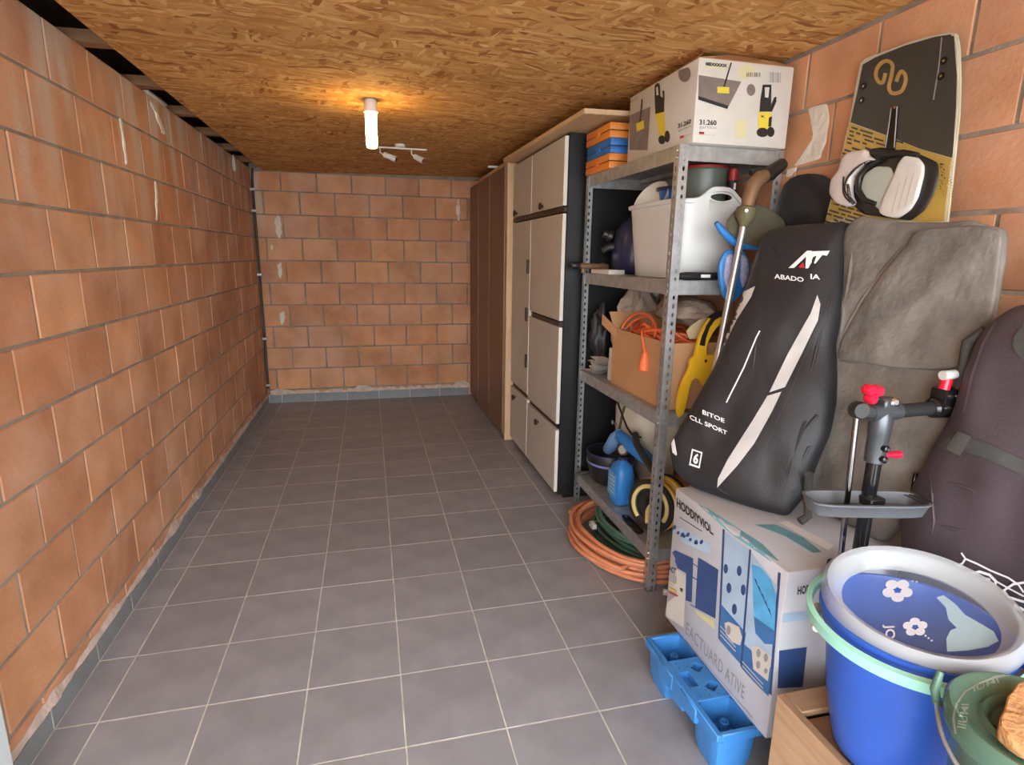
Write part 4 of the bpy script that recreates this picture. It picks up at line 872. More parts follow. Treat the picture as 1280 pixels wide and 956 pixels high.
# ================================================================ TALL SOFT BAGS
# black bag
Obk = V(1.974, -.863, .650); U = V(.53, -.85, 0).normalized(); Vv = V(.27, .21, .85); Vv = (Vv-U*Vv.dot(U)).normalized(); Nb = Vv.cross(U); Nb = Nb if Nb.dot(CAM-Obk) > 0 else -Nb
ol = [(958, 292), (985, 284), (1030, 281), (1062, 279), (1060, 319), (1056, 385), (1045, 433), (1047, 470), (1046, 504), (1038, 543), (1020, 583), (1010, 615), (985, 646), (950, 648), (921, 640), (866, 609), (843, 587), (839, 560), (858, 528), (896, 460), (927, 385), (946, 328)]
op = [onpl(x, y, Obk, Nb) for x, y in ol]
for p in op: p.z = max(p.z, .643)
t = thing('gear_bag', 'tall black nylon gear bag with silver flashes leaning on the printed carton', 'bag', (1.995, -.85, .648))
bk = obj('bag_shell', MB().pillow(op, Nb, .075, .018, 3.0, 18, wr=.013, wsc=6.5, seed=2, stretch=(1, 1, .45), step=.012), BAGBK, t, ang=80)
T = bvh(bk)
def G(L): return [[(840+x*.4395, 240+y*.4395) for x, y in p] for p in L]
def GQ(*p): return [(840+x*.4395, 240+y*.4395) for x, y in p]
print_on('silver_flash', T, G([[(238, 268), (226, 300), (185, 365), (150, 440), (152, 400), (175, 330), (195, 290)]]), SILV, t, .003, 6)
print_on('silver_flash', T, G([[(413, 293), (422, 320), (415, 365), (370, 460), (322, 555), (278, 570), (330, 460), (395, 345)]]), SILV, t, .003, 6)
print_on('silver_flash', T, G([[(312, 568), (285, 625), (235, 715), (185, 780), (130, 840), (132, 815), (160, 760), (230, 650), (272, 580)]]), SILV, t, .003, 6)
print_on('white_piping', T, G(ribbon([(250, 396), (240, 415), (205, 500), (156, 598)], 4)), PRW, t, .003, 6)
print_on('side_seam', T, G(ribbon([(413, 385), (372, 480), (350, 540), (300, 650), (240, 790)], 2)), STRAP, t, .003, 6)
print_on('white_piping', T, G([[(3, 740), (0, 715), (8, 700), (16, 745), (14, 750)]]), PRW, t, .003, 6)
print_on('emblem', T, G([[(332, 217), (385, 168), (398, 168), (398, 200), (388, 218), (380, 218), (382, 185), (348, 217)], [(398, 170), (448, 168), (440, 182), (428, 180), (408, 205), (404, 203), (412, 182), (402, 186), (394, 205)]]), PRW, t, .003, 5)
print_on('red_wedge', T, G([[(360, 216), (374, 200), (378, 217)]]), PRR, t, .0035, 5)
print_text('lettering', T, 'ABADO', GQ((292, 247), (375, 257), (375, 244), (292, 233)), PRW, t, .02, off=.003, L=5)
print_text('lettering', T, 'IA', GQ((394, 248), (421, 250), (421, 236), (394, 234)), PRW, t, .02, off=.003, L=5)
print_text('lettering', T, 'BITOE', GQ((88, 632), (150, 657), (150, 645), (88, 619)), PRW, t, .02, off=.003, L=5)
print_text('lettering', T, 'CLL SPORT', GQ((52, 646), (158, 692), (158, 680), (52, 633)), PRW, t, .02, off=.003, L=5)
q = [(58, 730), (88, 740), (80, 786), (50, 776)]; qi = [(61, 735), (84, 743), (77, 780), (54, 772)]
print_on('badge_frame', T, G([[q[i], q[(i+1) % 4], qi[(i+1) % 4], qi[i]] for i in range(4)]), PRW, t, .003, 5)
print_text('lettering', T, '6', GQ((60, 770), (74, 775), (79, 746), (65, 741)), PRW, t, .04, off=.003, L=5)
a = pt(1002, 640, 'Z', .66); b = pt(1022, 600, 'Y', a.y-.02)
obj('strap', MB().tube([pt(1000, 652, 'Z', .652), pt(1010, 645, 'Z', .668), pt(1014, 628, 'Z', .72)+V(.03, .05, 0), pt(1012, 605, 'Z', .80)+V(.05, .06, 0)], .012, 8), STRAP, t)
T3 = bvh(bk)
CRS = [([(1050, 330), (1035, 380), (1022, 430), (1010, 480)], .007), ([(1040, 470), (1005, 530), (985, 590), (965, 640)], .009), ([(1044, 505), (1020, 520), (1000, 545)], .008), ([(1032, 545), (1010, 560), (995, 590)], .007), ([(960, 300), (975, 320), (985, 350)], .005), ([(930, 400), (945, 430), (940, 470)], .005), ([(870, 590), (900, 612), (940, 632)], .006), ([(1000, 300), (1030, 306), (1055, 300)], .005)]
# weathered grey canvas bag
Og = V(2.185, -1.05, .648); Vg = V(.145, 0, .87).normalized(); Ug = V(.06, -.998, 0).normalized(); Vg = (Vg-Ug*Vg.dot(Ug)).normalized(); Ng = Vg.cross(Ug); Ng = Ng if Ng.x < 0 else -Ng
ol = [(1063, 284), (1081, 270), (1132, 279), (1185, 279), (1226, 276), (1238, 284), (1259, 284), (1257, 320), (1250, 360), (1243, 400), (1232, 440), (1220, 500)]
op = [onpl(x, y, Og, Ng) for x, y in ol]
op += [Og+Ug*.235+Vg*.40, Og+Ug*.20+Vg*.15, Og+Ug*.13+Vg*.0, Og-Ug*.18]
op += [onpl(x, y, Og, Ng) for x, y in ((1022, 610), (1031, 558), (1046, 511), (1041, 461), (1037, 445), (1050, 410), (1058, 340))]
gb = obj('canvas_bag', MB().pillow(op, Ng, .036, .012, 6.0, 20, wr=.012, wsc=8, seed=11, stretch=(1, 1, .8), step=.011), BAGGY, ang=80)
tag(gb, 'weathered grey canvas cover folded into a tall bundle against the wall', 'canvas bundle')
def fold(name, L, w, m, par, tree, off=.004, r=.006):
    P = []
    for x, y in L:
        d = ray(x, y).normalized(); h = tree.ray_cast(CAM, d)
        if h[0] is not None: P.append(h[0]+d*r*.62)
    if len(P) > 1:
        Q_ = []
        for a_, b_ in zip(P, P[1:]): Q_ += [a_.lerp(b_, i/4) for i in range(4)]
        Q_.append(P[-1]); n = len(Q_); obj(name, MB().tube(Q_, [r*(.35+.65*math.sin(math.pi*(i+.5)/n)) for i in range(n)], 8), m, par)
fp = [onpl(x, y, Og+Ng*.038, Ng) for x, y in ((1148, 287), (1190, 284), (1228, 281), (1254, 290), (1250, 330), (1243, 380), (1232, 430), (1222, 458), (1170, 462), (1120, 460), (1080, 453), (1047, 450), (1053, 425), (1078, 380), (1105, 342), (1130, 312))]
obj('turned_over_flap', MB().pillow(fp, Ng, .010, .006, 6, 16, wr=.010, wsc=9, seed=31, step=.011), BAGGY, gb, ang=80)
for L_, r_ in CRS: fold('crease', L_, 0, BAGBK, bk, T3, r=r_)
T = bvh(gb)
fold('fold', [(1145, 285), (1128, 312), (1105, 340), (1080, 375), (1062, 405), (1052, 425)], 0, BAGGY, gb, T, r=.011)
fold('fold', [(1041, 452), (1065, 452), (1095, 452), (1125, 458), (1150, 465)], 0, BAGGY, gb, T, r=.010)
fold('fold', [(1130, 310), (1160, 305), (1185, 306)], 0, BAGGY, gb, T, r=.006)
fold('fold', [(1068, 300), (1062, 350), (1055, 400), (1048, 440)], 0, BAGGY, gb, T, r=.009)
# black padded case behind
XK = 2.379
op = [V(XK, p.y, p.z) for p in [pt(x, y, 'X', XK) for x, y in ((956, 268), (962, 244), (976, 227), (998, 217), (1020, 216), (1040, 221), (1050, 240), (1048, 275))]]
op += [V(XK, -.70, 1.2), V(XK, -.74, .3), V(XK, -.72, .004), V(XK, -.45, .004), V(XK, -.40, .3), V(XK, -.37, 1.2)]
for p in op: p.y = min(p.y, -.35)
Nc = V(-1, 0, 0)
tag(obj('padded_case', MB().pillow(op, Nc, .014, .014, 4, 8, step=.03), BAGBK, ang=70), 'black round-topped padded case between the shelving and the kiteboard', 'case')
# kiteboard
Ok = V(2.372, -.85, 2.0); Vk = V(.075, 0, 1.36).normalized(); Nk = V(-Vk.z, 0, Vk.x)
def KB(x, y): return onpl(x, y, Ok, Nk)
top = [(1077, 78), (1083, 73), (1110, 63), (1140, 52), (1165, 45), (1187, 41), (1197, 42), (1200, 60), (1201, 100), (1200, 140), (1195, 190), (1185, 278)]
op = [KB(x, y) for x, y in top]; zb_ = .644; k = (Ok.z-zb_)/Vk.z; Lb = Ok-Vk*k
op += [V(Lb.x+(1.2-zb_)*.055, -1.10, 1.2), V(Lb.x+.2*.055, -1.06, .86), V(Lb.x, -.98, zb_), V(Lb.x, -.72, zb_), V(Lb.x+.2*.055, -.65, .86), V(Lb.x+(1.2-zb_)*.055, -.60, 1.2)]
op = [p-Nk*((p-Ok).dot(Nk)) for p in op]
op += [KB(x, y) for x, y in ((1033, 275), (1048, 215), (1063, 150), (1072, 100))]
t = thing('kiteboard', 'charcoal and yellow kiteboard with a white foot strap leaning on the brick wall', 'kiteboard', (2.30, -.85, .65))
bo = obj('deck', MB().prism([p-Nk*.006 for p in op], Nk*.012, .003), BOARDE, t)
T = bvh(bo)
def Bz(L): return [[(980+x*.3138, y*.3138) for x, y in p] for p in L]
print_on('charcoal_graphic', T, Bz([[(314, 257), (365, 228), (480, 182), (600, 147), (671, 136), (678, 146), (689, 300), (686, 420), (672, 630), (540, 592), (420, 543), (265, 487), (292, 370)]]), BOARDK, t, .0008, 5)
print_on('yellow_graphic', T, Bz([[(262, 490), (420, 545), (540, 594), (671, 633), (664, 740), (647, 880), (560, 884), (300, 862), (166, 880), (195, 780), (230, 630)]]), BOARDY, t, .0008, 5)
rows = []
for k in range(26):
    y0 = 500+k*15; xa = 258-k*4.0; x = xa+random.uniform(0, 14)
    while x < xa+(190 if k < 9 else 120 if k < 18 else 150):
        wdt = random.choice((18, 26, 38, 52)); 
        if random.random() < .85: rows.append([(x, y0+(x-xa)*.30), (x+wdt, y0+(x+wdt-xa)*.30), (x+wdt, y0+(x+wdt-xa)*.30+7.5), (x, y0+(x-xa)*.30+7.5)])
        x += wdt+8
print_on('dash_pattern', T, Bz(rows), BOARDK, t, .0014, 30)
print_on('dash_pattern', T, Bz([[(670-random.uniform(30, 55), 650+k*11), (668, 660+k*11), (668, 665+k*11), (670-random.uniform(30, 55), 656+k*11)] for k in range(14)]), BOARDK, t, .0014, 30)
print_on('dash_pattern', T, Bz([[(455+k*38, 568+k*13), (480+k*38, 577+k*13), (480+k*38, 582+k*13), (455+k*38, 573+k*13)] for k in range(6)]), BOARDY, t, .0014, 30)
LG = [(405, 295), (395, 328), (378, 325), (368, 300), (375, 268), (398, 246), (420, 245), (434, 262), (430, 300), (420, 345), (428, 368), (448, 372), (472, 360), (486, 325), (484, 298), (470, 285), (458, 300), (450, 322)]
def smooth_path(L, k=5):
    P = [Vector(p) for p in L]; o = []
    for i in range(len(P)-1):
        a, b, c, d = P[max(i-1, 0)], P[i], P[i+1], P[min(i+2, len(P)-1)]
        for j in range(k):
            f = j/k; o.append(.5*((2*b)+(c-a)*f+(2*a-5*b+4*c-d)*f*f+(3*b-a-3*c+d)*f**3))
    return o+[P[-1]]
print_on('logo', T, Bz(ribbon(smooth_path(LG), 15)), mat('ochre_logo', (.60, .38, .12), .5, var=0), t, .0016, 30)
print_on('deck_line', T, Bz(ribbon([(630, 150), (618, 270), (597, 396)], 5)), PRG, t, .0014, 30)
for x, y in ((326, 345), (318, 402), (647, 244), (636, 305)):
    p = KB(980+x*.3138, y*.3138); obj('insert_bolt', MB().lathe([(0, .007), (.009, .007), (.010, .010), (.004, .011), (0, .009)], p, 16, Nk), GLOSSB, t)
    obj('bolt_glint', MB().cyl(p+Nk*.008, p+Nk*.0105, .004, n=10), CHROME, t)  # bright chrome disc stands in for the glint on each bolt
def KBz(x, y): return KB(980+x*.3138, y*.3138)
obj('rail_slot', MB().prism([KBz(*q)+Nk*.006 for q in ((440, 432), (466, 424), (452, 600), (415, 596))], Nk*.006, .001), GLOSSB, t)
obj('rail_edge', MB().tube([KBz(440, 432)+Nk*.012, KBz(428, 520)+Nk*.012, KBz(417, 590)+Nk*.012], .0018, 6).tube([KBz(464, 426)+Nk*.012, KBz(452, 590)+Nk*.012], .0018, 6), PRG, t)
obj('rail_screw', MB().cyl(KBz(455, 430)+Nk*.01, KBz(455, 430)+Nk*.014, .004, n=12), CHROME, t)
def offp(q, d): return KBz(*q)+Nk*d
base = [(330, 600), (400, 588), (470, 600), (560, 618), (628, 650), (632, 700), (615, 770), (575, 840), (520, 880), (440, 870), (330, 855), (290, 820), (255, 760), (260, 690)]
pb = obj('binding_base', MB().pillow([offp(q, .012) for q in base], Nk, .008, .006, 5, 6, step=.007), BLACKP, t, ang=50)
obj('footbed', MB().pillow([offp(q, .021) for q in ((330, 740), (345, 695), (390, 665), (450, 668), (470, 720), (440, 800), (410, 845), (360, 800), (335, 775))], Nk, .004, .003, 4, 6, step=.007), SOLE, t)
hp_ = obj('heel_pad', MB().pillow([offp(q, .022) for q in ((510, 622), (560, 630), (585, 658), (583, 700), (560, 790), (530, 840), (480, 874), (430, 865), (405, 850), (425, 790), (460, 720), (485, 655))], Nk, .010, .004, 6, 8, step=.007), PAD, t)
sp_ = obj('foot_strap', MB().pillow([offp(q, .030) for q in ((285, 612), (368, 598), (366, 622), (400, 640), (345, 660), (305, 710), (300, 770), (315, 820), (290, 830), (240, 812), (215, 775), (222, 720), (255, 680), (265, 640))], Nk, .014, .014, 4, 8, step=.007), mat('pinkish_white_strap', (.66, .60, .57), .6), t)
T2 = bvh(sp_, hp_)
for L_ in ([(395, 634), (320, 650), (260, 700), (245, 760), (285, 815)], [(385, 645), (330, 665), (285, 720), (280, 780), (296, 815)], [(240, 705), (240, 770), (265, 805)], [(255, 735), (262, 790), (275, 812)]):
    print_on('strap_stripe', T2, Bz(ribbon(smooth_path(L_), 7)), PRK, t, .0025, 4)
for k in range(5):
    print_on('pad_groove', T2, Bz(ribbon([(575-k*28, 660+k*16), (535-k*26, 800+k*12)], 3)), mat('pale_tan_print', (.60, .50, .40), .7, var=0), t, .002, 8)
obj('strap_cushion', MB().tube([offp(q, .028) for q in ((420, 640), (365, 665), (330, 710), (325, 760), (350, 800), (395, 815))], [.006, .008, .009, .009, .008, .006], 10), BLACKP, t)
obj('strap_bridge', MB().tube([offp(q, .024) for q in ((380, 605), (440, 622), (500, 612), (560, 622))], [.008, .009, .009, .007], 10), BLACKP, t)

# pole, brush and olive hood between shelf and black bag
t = thing('garden_pole', 'silver pole with an olive collar and brown bent joint leaning beside the shelving', 'pole', (1.95, -.50, 0))
pa, pbv = V(1.955, -.505, 0), pt(932, 268, 'Y', -.455)
obj('tube', MB().cyl(pa, pbv, .013, .013, 16), mat('brushed_silver', (.55, .54, .52), .35, .8, var=.06), t)
d = (pbv-pa).normalized(); e = pbv
obj('collar', MB().lathe([(.014, -.045), (.020, -.03), (.033, -.012), (.036, .004), (.034, .022), (.024, .028), (0, .028)], e, 20, d), OLIVE, t)
j1, j2, j3 = pt(936, 250, 'Y', -.45), pt(941, 232, 'Y', -.445), pt(950, 222, 'Y', -.44)
obj('bent_joint', MB().tube([e+d*.01, j1, j2, j3, pt(957, 220, 'Y', -.437)], [.020, .024, .028, .028, .022], 14), BRASS, t)
k1, k2 = pt(955, 222, 'Y', -.437), pt(978, 205, 'Y', -.41)
obj('clamp', MB().tube([k1, k1.lerp(k2, .4), k2], [.022, .026, .022], 14).tube([pt(938, 216, 'Y', -.43), pt(955, 214, 'Y', -.43), pt(968, 222, 'Y', -.43)], [.010, .014, .010], 10), BLACKP, t)
obj('collar_screw', MB().cyl(e+V(-.02, -.03, .01), e+V(-.024, -.037, .01), .005, n=10), CHROME, t)
hd = [(924, 257), (951, 255), (972, 267), (984, 280), (974, 297), (956, 312), (949, 312), (925, 302), (910, 290), (905, 279)]
t2 = thing('scrub_brush', 'blue scrub brush with lilac bristles and an olive hood hanging behind the silver pole', 'brush', pt(915, 370, 'Y', -.40))
obj('hood', MB().pillow([pt(x, y, 'Y', -.424) for x, y in hd], (0, -1, 0), .012, .012, 2.5, 8, wr=.003, wsc=12, step=.015), OLIVEF, t2)
obj('blue_frame', MB().tube([pt(x, y, 'Y', -.418) for x, y in ((895, 278), (903, 289), (914, 300), (928, 307), (947, 310))], [.008, .013, .014, .013, .010], 10), BRUSHB, t2)
ovl = [pt(x, y, 'Y', -.405) for x, y in ((905, 312), (928, 312), (938, 330), (935, 352), (925, 368), (914, 380), (903, 372), (898, 350), (897, 330))]
obj('brush_back', MB().pillow(ovl, (0, -1, 0), .014, .01, 4, 7, step=.012), BRUSHB, t2)
for xs_ in (((908, 318), (917, 316), (919, 340), (916, 362), (909, 366), (904, 345)), ((926, 316), (934, 322), (936, 345), (928, 362), (924, 345))):
    obj('bristles', MB().pillow([pt(x, y, 'Y', -.417) for x, y in xs_], (0, -1, 0), .012, .006, 3, 6, wr=.002, wsc=40, step=.01), LILAC, t2)
# ================================================================ BIKE REPAIR STAND
yS = -1.266
t = thing('repair_stand', 'black bicycle repair stand with a tool tray in front of the grey canvas', 'repair stand', pt(1098, 530, 'Y', yS)*1)
hp0 = pt(1102, 520, 'Y', yS); t.location.z = 0; WPOS[t.name] = Vector((hp0.x, yS, 0)); t.location = WPOS[t.name]
X0 = hp0.x; Z0 = hp0.z
obj('pole', MB().cyl((X0-.004, yS, .02), (X0, yS, Z0-.09), .0165, n=20), GLOSSB, t)
obj('foot', MB().box((X0-.13, yS-.026, 0), (X0+.09, yS+.026, .024), .005), BLACKP, t)
obj('sleeve', MB().lathe([(.019, -.115), (.023, -.112), (.023, -.045), (.025, -.04), (.025, 0), (.02, .012)], (X0, yS, Z0), 24), GUNM, t)
for z in (-.072, -.098): obj('sleeve_bolt', MB().lathe([(.008, 0), (.008, .012), (.005, .014), (0, .014)], (X0-.003, yS-.020, Z0+z), 14, (0, -1, 0)), GLOSSB, t)
for z in (-.072, -.098): obj('bolt_glint', MB().cyl((X0-.003, yS-.034, Z0+z), (X0-.003, yS-.0365, Z0+z), .004, n=10), CHROME, t)  # small chrome discs put in as highlights of the glossy bolts
obj('cross_head', MB().cyl((X0-.035, yS, Z0+.010), (X0+.045, yS, Z0+.010), .020, n=20).box((X0-.012, yS-.017, Z0+.015), (X0+.028, yS+.017, Z0+.045), .004), GUNM, t)
obj('head_bolt', MB().lathe([(.011, 0), (.011, .006), (.006, .010), (0, .010)], (X0+.015, yS-.012, Z0+.036), 16, (-.2, -1, .2)), CHROME, t)
a = V(X0+.04, yS, Z0+.010); b = pt(1168, 508, 'Y', yS); b.z = Z0+.012
obj('arm', MB().cyl(a, b, .0165, n=20), mat('ribbed_black_rubber', (.010, .010, .010), .7, bump=.3, bscale=200), t)
c = b
jaw = obj('clamp_jaw', MB().lathe([(.018, -.012), (.024, -.006), (.026, .03), (.026, .045), (.022, .058), (.016, .064)], c, 24, (1, 0, 0)).box(c+V(.004, -.024, -.008), c+V(.054, .024, .052), .010, 2), GLOSSB, t)
for dx, dz in ((.012, .034), (.034, .034), (.012, .006), (.034, .006)): obj('clamp_bolt', MB().cyl(c+V(dx, -.022, dz), c+V(dx, -.029, dz), .005, n=10), CHROME, t)
g = pt(1184, 469, 'Y', yS-.01)
obj('clamp_screw', MB().cyl(g+V(-.014, 0, .0), g+V(.022, 0, .002), .011, n=18), mat('grey_white_plastic', (.55, .55, .53), .5), t)
obj('screw_collar', MB().cyl(g+V(.02, 0, -.002), g+V(.036, 0, -.003), .010, .007, 14), GUNM, t)
obj('red_seat', MB().cyl(g+V(-.002, 0, -.034), g+V(.002, 0, -.008), .012, n=16), REDG, t)
# red three-lobed knob
kc = pt(1090, 491, 'Y', yS+.005)
for k in range(3):
    a = 2*math.pi*k/3+.4; q = kc+V(.013*math.cos(a), 0, .013*math.sin(a))
    obj('knob_lobe', MB().lathe([(0, -.012), (.010, -.012), (.013, -.008), (.013, .008), (.010, .012), (0, .012)], q, 16, (0, -1, 0)), REDG, t)
obj('knob_shaft', MB().cyl(kc, V(X0+.005, yS, Z0+.03), .006, n=12), GLOSSB, t)
# thin rod with a round cap
rc = pt(1072, 512, 'Y', yS-.012); rb = pt(1051, 694, 'Y', yS-.012)
obj('rod_cap', MB().lathe([(0, -.010), (.017, -.010), (.020, -.006), (.020, .012), (.017, .018), (0, .018)], rc, 24, (-.25, -1, .1)), BLACKP, t)
obj('rod_hinge', MB().cyl(rc, V(X0-.02, yS, Z0+.01), .014, n=16), GUNM, t)
obj('rod', MB().cyl(rc+V(0, 0, -.01), rb+(rb-rc)*.25, .0068, n=14), mat('dark_chrome', (.30, .30, .32), .12, 1.0, var=0), t)
obj('rod_foot', MB().box(rb+V(-.03, -.012, -.05), rb+V(.008, .012, -.01), .004), BLACKP, t)
obj('foot_light', MB().cyl(rb+V(-.003, -.010, .0), rb+V(-.003, -.017, .0), .007, n=12), REDG, t)
rl = pt(1124, 568, 'Y', yS-.012); obj('quick_release_tip', MB().cyl(V(X0+.018, yS-.006, rl.z), rl+V(.003, 0, 0), .006, .009, n=12), REDG, t)
# tray
tc = (pt(1010, 622, 'Y', yS+.005)+pt(1148, 655, 'Y', yS-.06))/2; td = (pt(1148, 655, 'Y', yS-.06)-pt(1010, 622, 'Y', yS+.005)); td.z = 0; LT = td.length/2; td.normalize(); tn = V(-td.y, td.x, 0); tc.y = yS-.028; tc.z = .846
def tring(hl, hw, z):
    o = []
    for i in range(36):
        a = 2*math.pi*i/36; cx_, sx_ = math.cos(a), math.sin(a); r_ = (abs(cx_)**5+abs(sx_)**5)**(-.2)
        o.append(tc+td*(hl*cx_*r_)+tn*(hw*sx_*r_)+V(0, 0, z))
    return o
obj('tool_tray', MB().loft([tring(LT*.94, .036, -.030), tring(LT, .044, -.002), tring(LT*1.02, .048, 0), tring(LT*1.02, .048, .004), tring(LT*.98, .041, .004), tring(LT*.92, .034, -.024)]), TRAYM, t, ang=50)
obj('tray_bracket', MB().box((X0-.022, yS-.03, .815), (X0+.022, yS+.022, .842), .003), BLACKP, t)
for k in range(3): obj('tray_slot', MB().box(tc+td*(LT*.80+.012*k)+V(-.002, -.030, .0042), tc+td*(LT*.80+.012*k)+V(.002, .02, .0056)), BLACKP, t)

# ================================================================ PLUM BAG
Op = V(2.11, -1.32, 0); Up = V(.10, -.995, 0).normalized(); Vp = V(.10, 0, 1.0); Vp = (Vp-Up*Vp.dot(Up)).normalized(); Np = Vp.cross(Up); Np = Np if Np.x < 0 else -Np
ol = [(1276, 380), (1256, 393), (1240, 404), (1224, 432), (1214, 462), (1201, 509), (1186, 536), (1172, 558), (1156, 590), (1143, 616), (1132, 645), (1122, 680)]
op = [onpl(x, y, Op, Np) for x, y in ol]
op = [V(p.x, min(p.y, -1.262), p.z) if p.z < .72 else p for p in op]
last = op[-1]; u0 = (last-Op).dot(Up)
op += [Op+Up*(u0+.005)+Vp*.35, Op+Up*(u0+.01)+Vp*.03, Op+Up*(u0+.03)+Vp*.004, Op+Up*.46+Vp*.004, Op+Up*.50+Vp*.05, Op+Up*.52+Vp*.9, Op+Up*.46+Vp*1.28, Op+Up*.36+Vp*1.345, Op+Up*.26+Vp*1.345]
t = thing('sports_bag', 'tall dark plum nylon bag with a grey strap standing against the wall', 'bag', (2.2, -1.55, 0))
pb_ = obj('bag_shell', MB().pillow(op, Np, .065, .055, 3.5, 22, wr=.014, wsc=6, seed=21, stretch=(1, 1, .6), step=.016), BAGPU, t, ang=80)
T = bvh(pb_)
print_on('strap', T, [[(1176, 552), (1200, 543), (1232, 553), (1281, 575), (1281, 594), (1232, 572), (1198, 562), (1183, 566)]], STRAP, t, .004, 8)
print_on('buckle', T, [[(1185, 561), (1201, 539), (1217, 546), (1203, 570)]], mat('grey_buckle', (.085, .085, .08), .6), t, .007, 8)
print_on('seam_line', T, ribbon([(1205, 535), (1230, 543), (1262, 553), (1281, 560)], 1.2), STRAP, t, .003, 8)
print_on('seam_line', T, ribbon([(1246, 402), (1230, 430), (1216, 470), (1206, 515)], 3), mat('plum_piping', (.09, .07, .08), .6), t, .003, 8)
print_on('side_pocket', T, [[(1281, 408), (1270, 418), (1267, 432), (1272, 442), (1281, 450)]], STRAP, t, .004, 8)
for L_, w_ in (([(1203, 691), (1208, 698), (1222, 704), (1240, 713), (1262, 722), (1275, 731), (1281, 740)], 2.2), ([(1208, 698), (1204, 704), (1198, 706), (1205, 708)], 2.5), ([(1215, 717), (1225, 714), (1238, 718), (1246, 726), (1245, 736), (1240, 740)], 3.2), ([(1231, 722), (1238, 724), (1234, 733)], 3), ([(1281, 728), (1268, 730), (1256, 738), (1262, 746), (1281, 752)], 3), ([(1281, 762), (1270, 756), (1272, 768), (1281, 775)], 3), ([(1246, 726), (1262, 735), (1281, 745)], 2)):
    print_on('script_logo', T, ribbon(L_, w_), PRW, t, .0035, 6)
fold_b = bvh(pb_)
hx = onpl(1147, 605, Op, Np)+Np*.012
obj('zip_pull', MB().box(hx+V(-.006, -.004, -.03), hx+V(.006, .006, .03), .003), GLOSSB, t)
for L_, r_ in (([(1163, 590), (1166, 620), (1168, 650), (1164, 680)], .006), ([(1172, 655), (1195, 662), (1225, 664)], .007), ([(1180, 600), (1215, 612), (1255, 640)], .006)):
    fold('crease', L_, 0, BAGPU, t, fold_b, r=r_)
obj('side_strap', MB().tube([onpl(1232, 412, Op, Np)+Np*.0, onpl(1212, 428, Op, Np)+Np*.004, onpl(1206, 470, Op, Np)+Np*.01, onpl(1196, 515, Op, Np)+Np*.01], [.012, .014, .012, .009], 10), STRAP, t)

# ================================================================ CRATE, BUCKETS
cz = .385; cxa, cxb, cya, cyb = 1.755, 2.035, -2.03, -1.335
t = thing('wooden_crate', 'low wooden crate with a framed top under the blue bucket', 'crate', ((cxa+cxb)/2, (cya+cyb)/2, 0))
obj('side_panel', MB().box((cxa, cya, .012), (cxa+.018, cyb, cz), .002), CRATE, t)
obj('side_panel', MB().box((cxb-.018, cya, .012), (cxb, cyb, cz), .002), CRATE, t)
obj('end_panel', MB().box((cxa+.018, cyb-.018, .012), (cxb-.018, cyb, cz-.001), .002), CRATEX, t)
obj('end_panel', MB().box((cxa+.018, cya, .012), (cxb-.018, cya+.018, cz-.001), .002), CRATEX, t)
obj('top_rail', MB().box((cxa+.018, cyb-.062, cz-.016), (cxb-.018, cyb-.001, cz), .002), CRATEX, t)
n_ = 5; wpl = (cyb-.062-(cya+.018))/n_
for k in range(n_): obj('top_plank', MB().box((cxa+.0185, cya+.018+k*wpl+.0015, cz-.034), (cxb-.0185, cya+.018+(k+1)*wpl-.0015, cz-.020), .002), CRATED, t)
for x in (cxa+.002, cxb-.042):
    for y in (cya+.002, cyb-.042): obj('foot', MB().box((x+.018 if x < 1.9 else x, y+.018 if y < -1.6 else y-.0, 0), (x+.04, y+.04, .2)), CRATE, t)
# bucket
bc = V(1.872, -1.525, cz-.019); bh = .335; RB, RT_ = .112, .163
bc = V(1.880, -1.525, cz-.0195)
t = thing('bucket', 'round blue plastic bucket with a mint green handle on the wooden crate', 'bucket', bc)
obj('bucket_body', MB().lathe([(0, 0), (RB-.045, 0), (RB-.022, .006), (RB-.006, .024), (RB, .045), (RB+.020, .14), (RT_-.012, bh-.04), (RT_-.004, bh-.035), (RT_-.002, bh-.012), (RT_+.004, bh-.008), (RT_+.004, bh), (RT_-.004, bh), (RT_-.008, bh-.012), (RB+.014, .14), (RB-.010, .04), (RB-.04, .012), (0, .012)], bc, 56), BUCK, t, ang=50)
# handle lying round the rim, its back ends held by two lugs
H = []
dirs = math.atan2(CAM.y-bc.y, CAM.x-bc.x)
for i in range(41):
    a = dirs-math.radians(112)+math.radians(196)*i/40; dr = .004+.010*math.sin(math.pi*i/40); H.append(V(bc.x+(RT_+.012+dr)*math.cos(a), bc.y+(RT_+.012+dr)*math.sin(a), bc.z+bh-.006-.012*math.sin(math.pi*i/40)))
sec = [(-.006, -.010), (.006, -.012), (.007, .010), (-.004, .012)]
obj('handle', MB().tube(H, .01, 4, sec=sec), MINT, t, ang=30)
for e in (H[0], H[-1]):
    dv = V(bc.x-e.x, bc.y-e.y, 0).normalized(); obj('handle_lug', MB().cyl(e-dv*.006, e+dv*.022, .012, n=14), BUCK, t)
obj('pour_grip', MB().tube([V(bc.x+(RT_+.006)*math.cos(a), bc.y+(RT_+.006)*math.sin(a), bc.z+bh-.055) for a in [dirs-math.radians(95)+math.radians(30)*i/8 for i in range(9)]], .010, 8), CREAM, t)
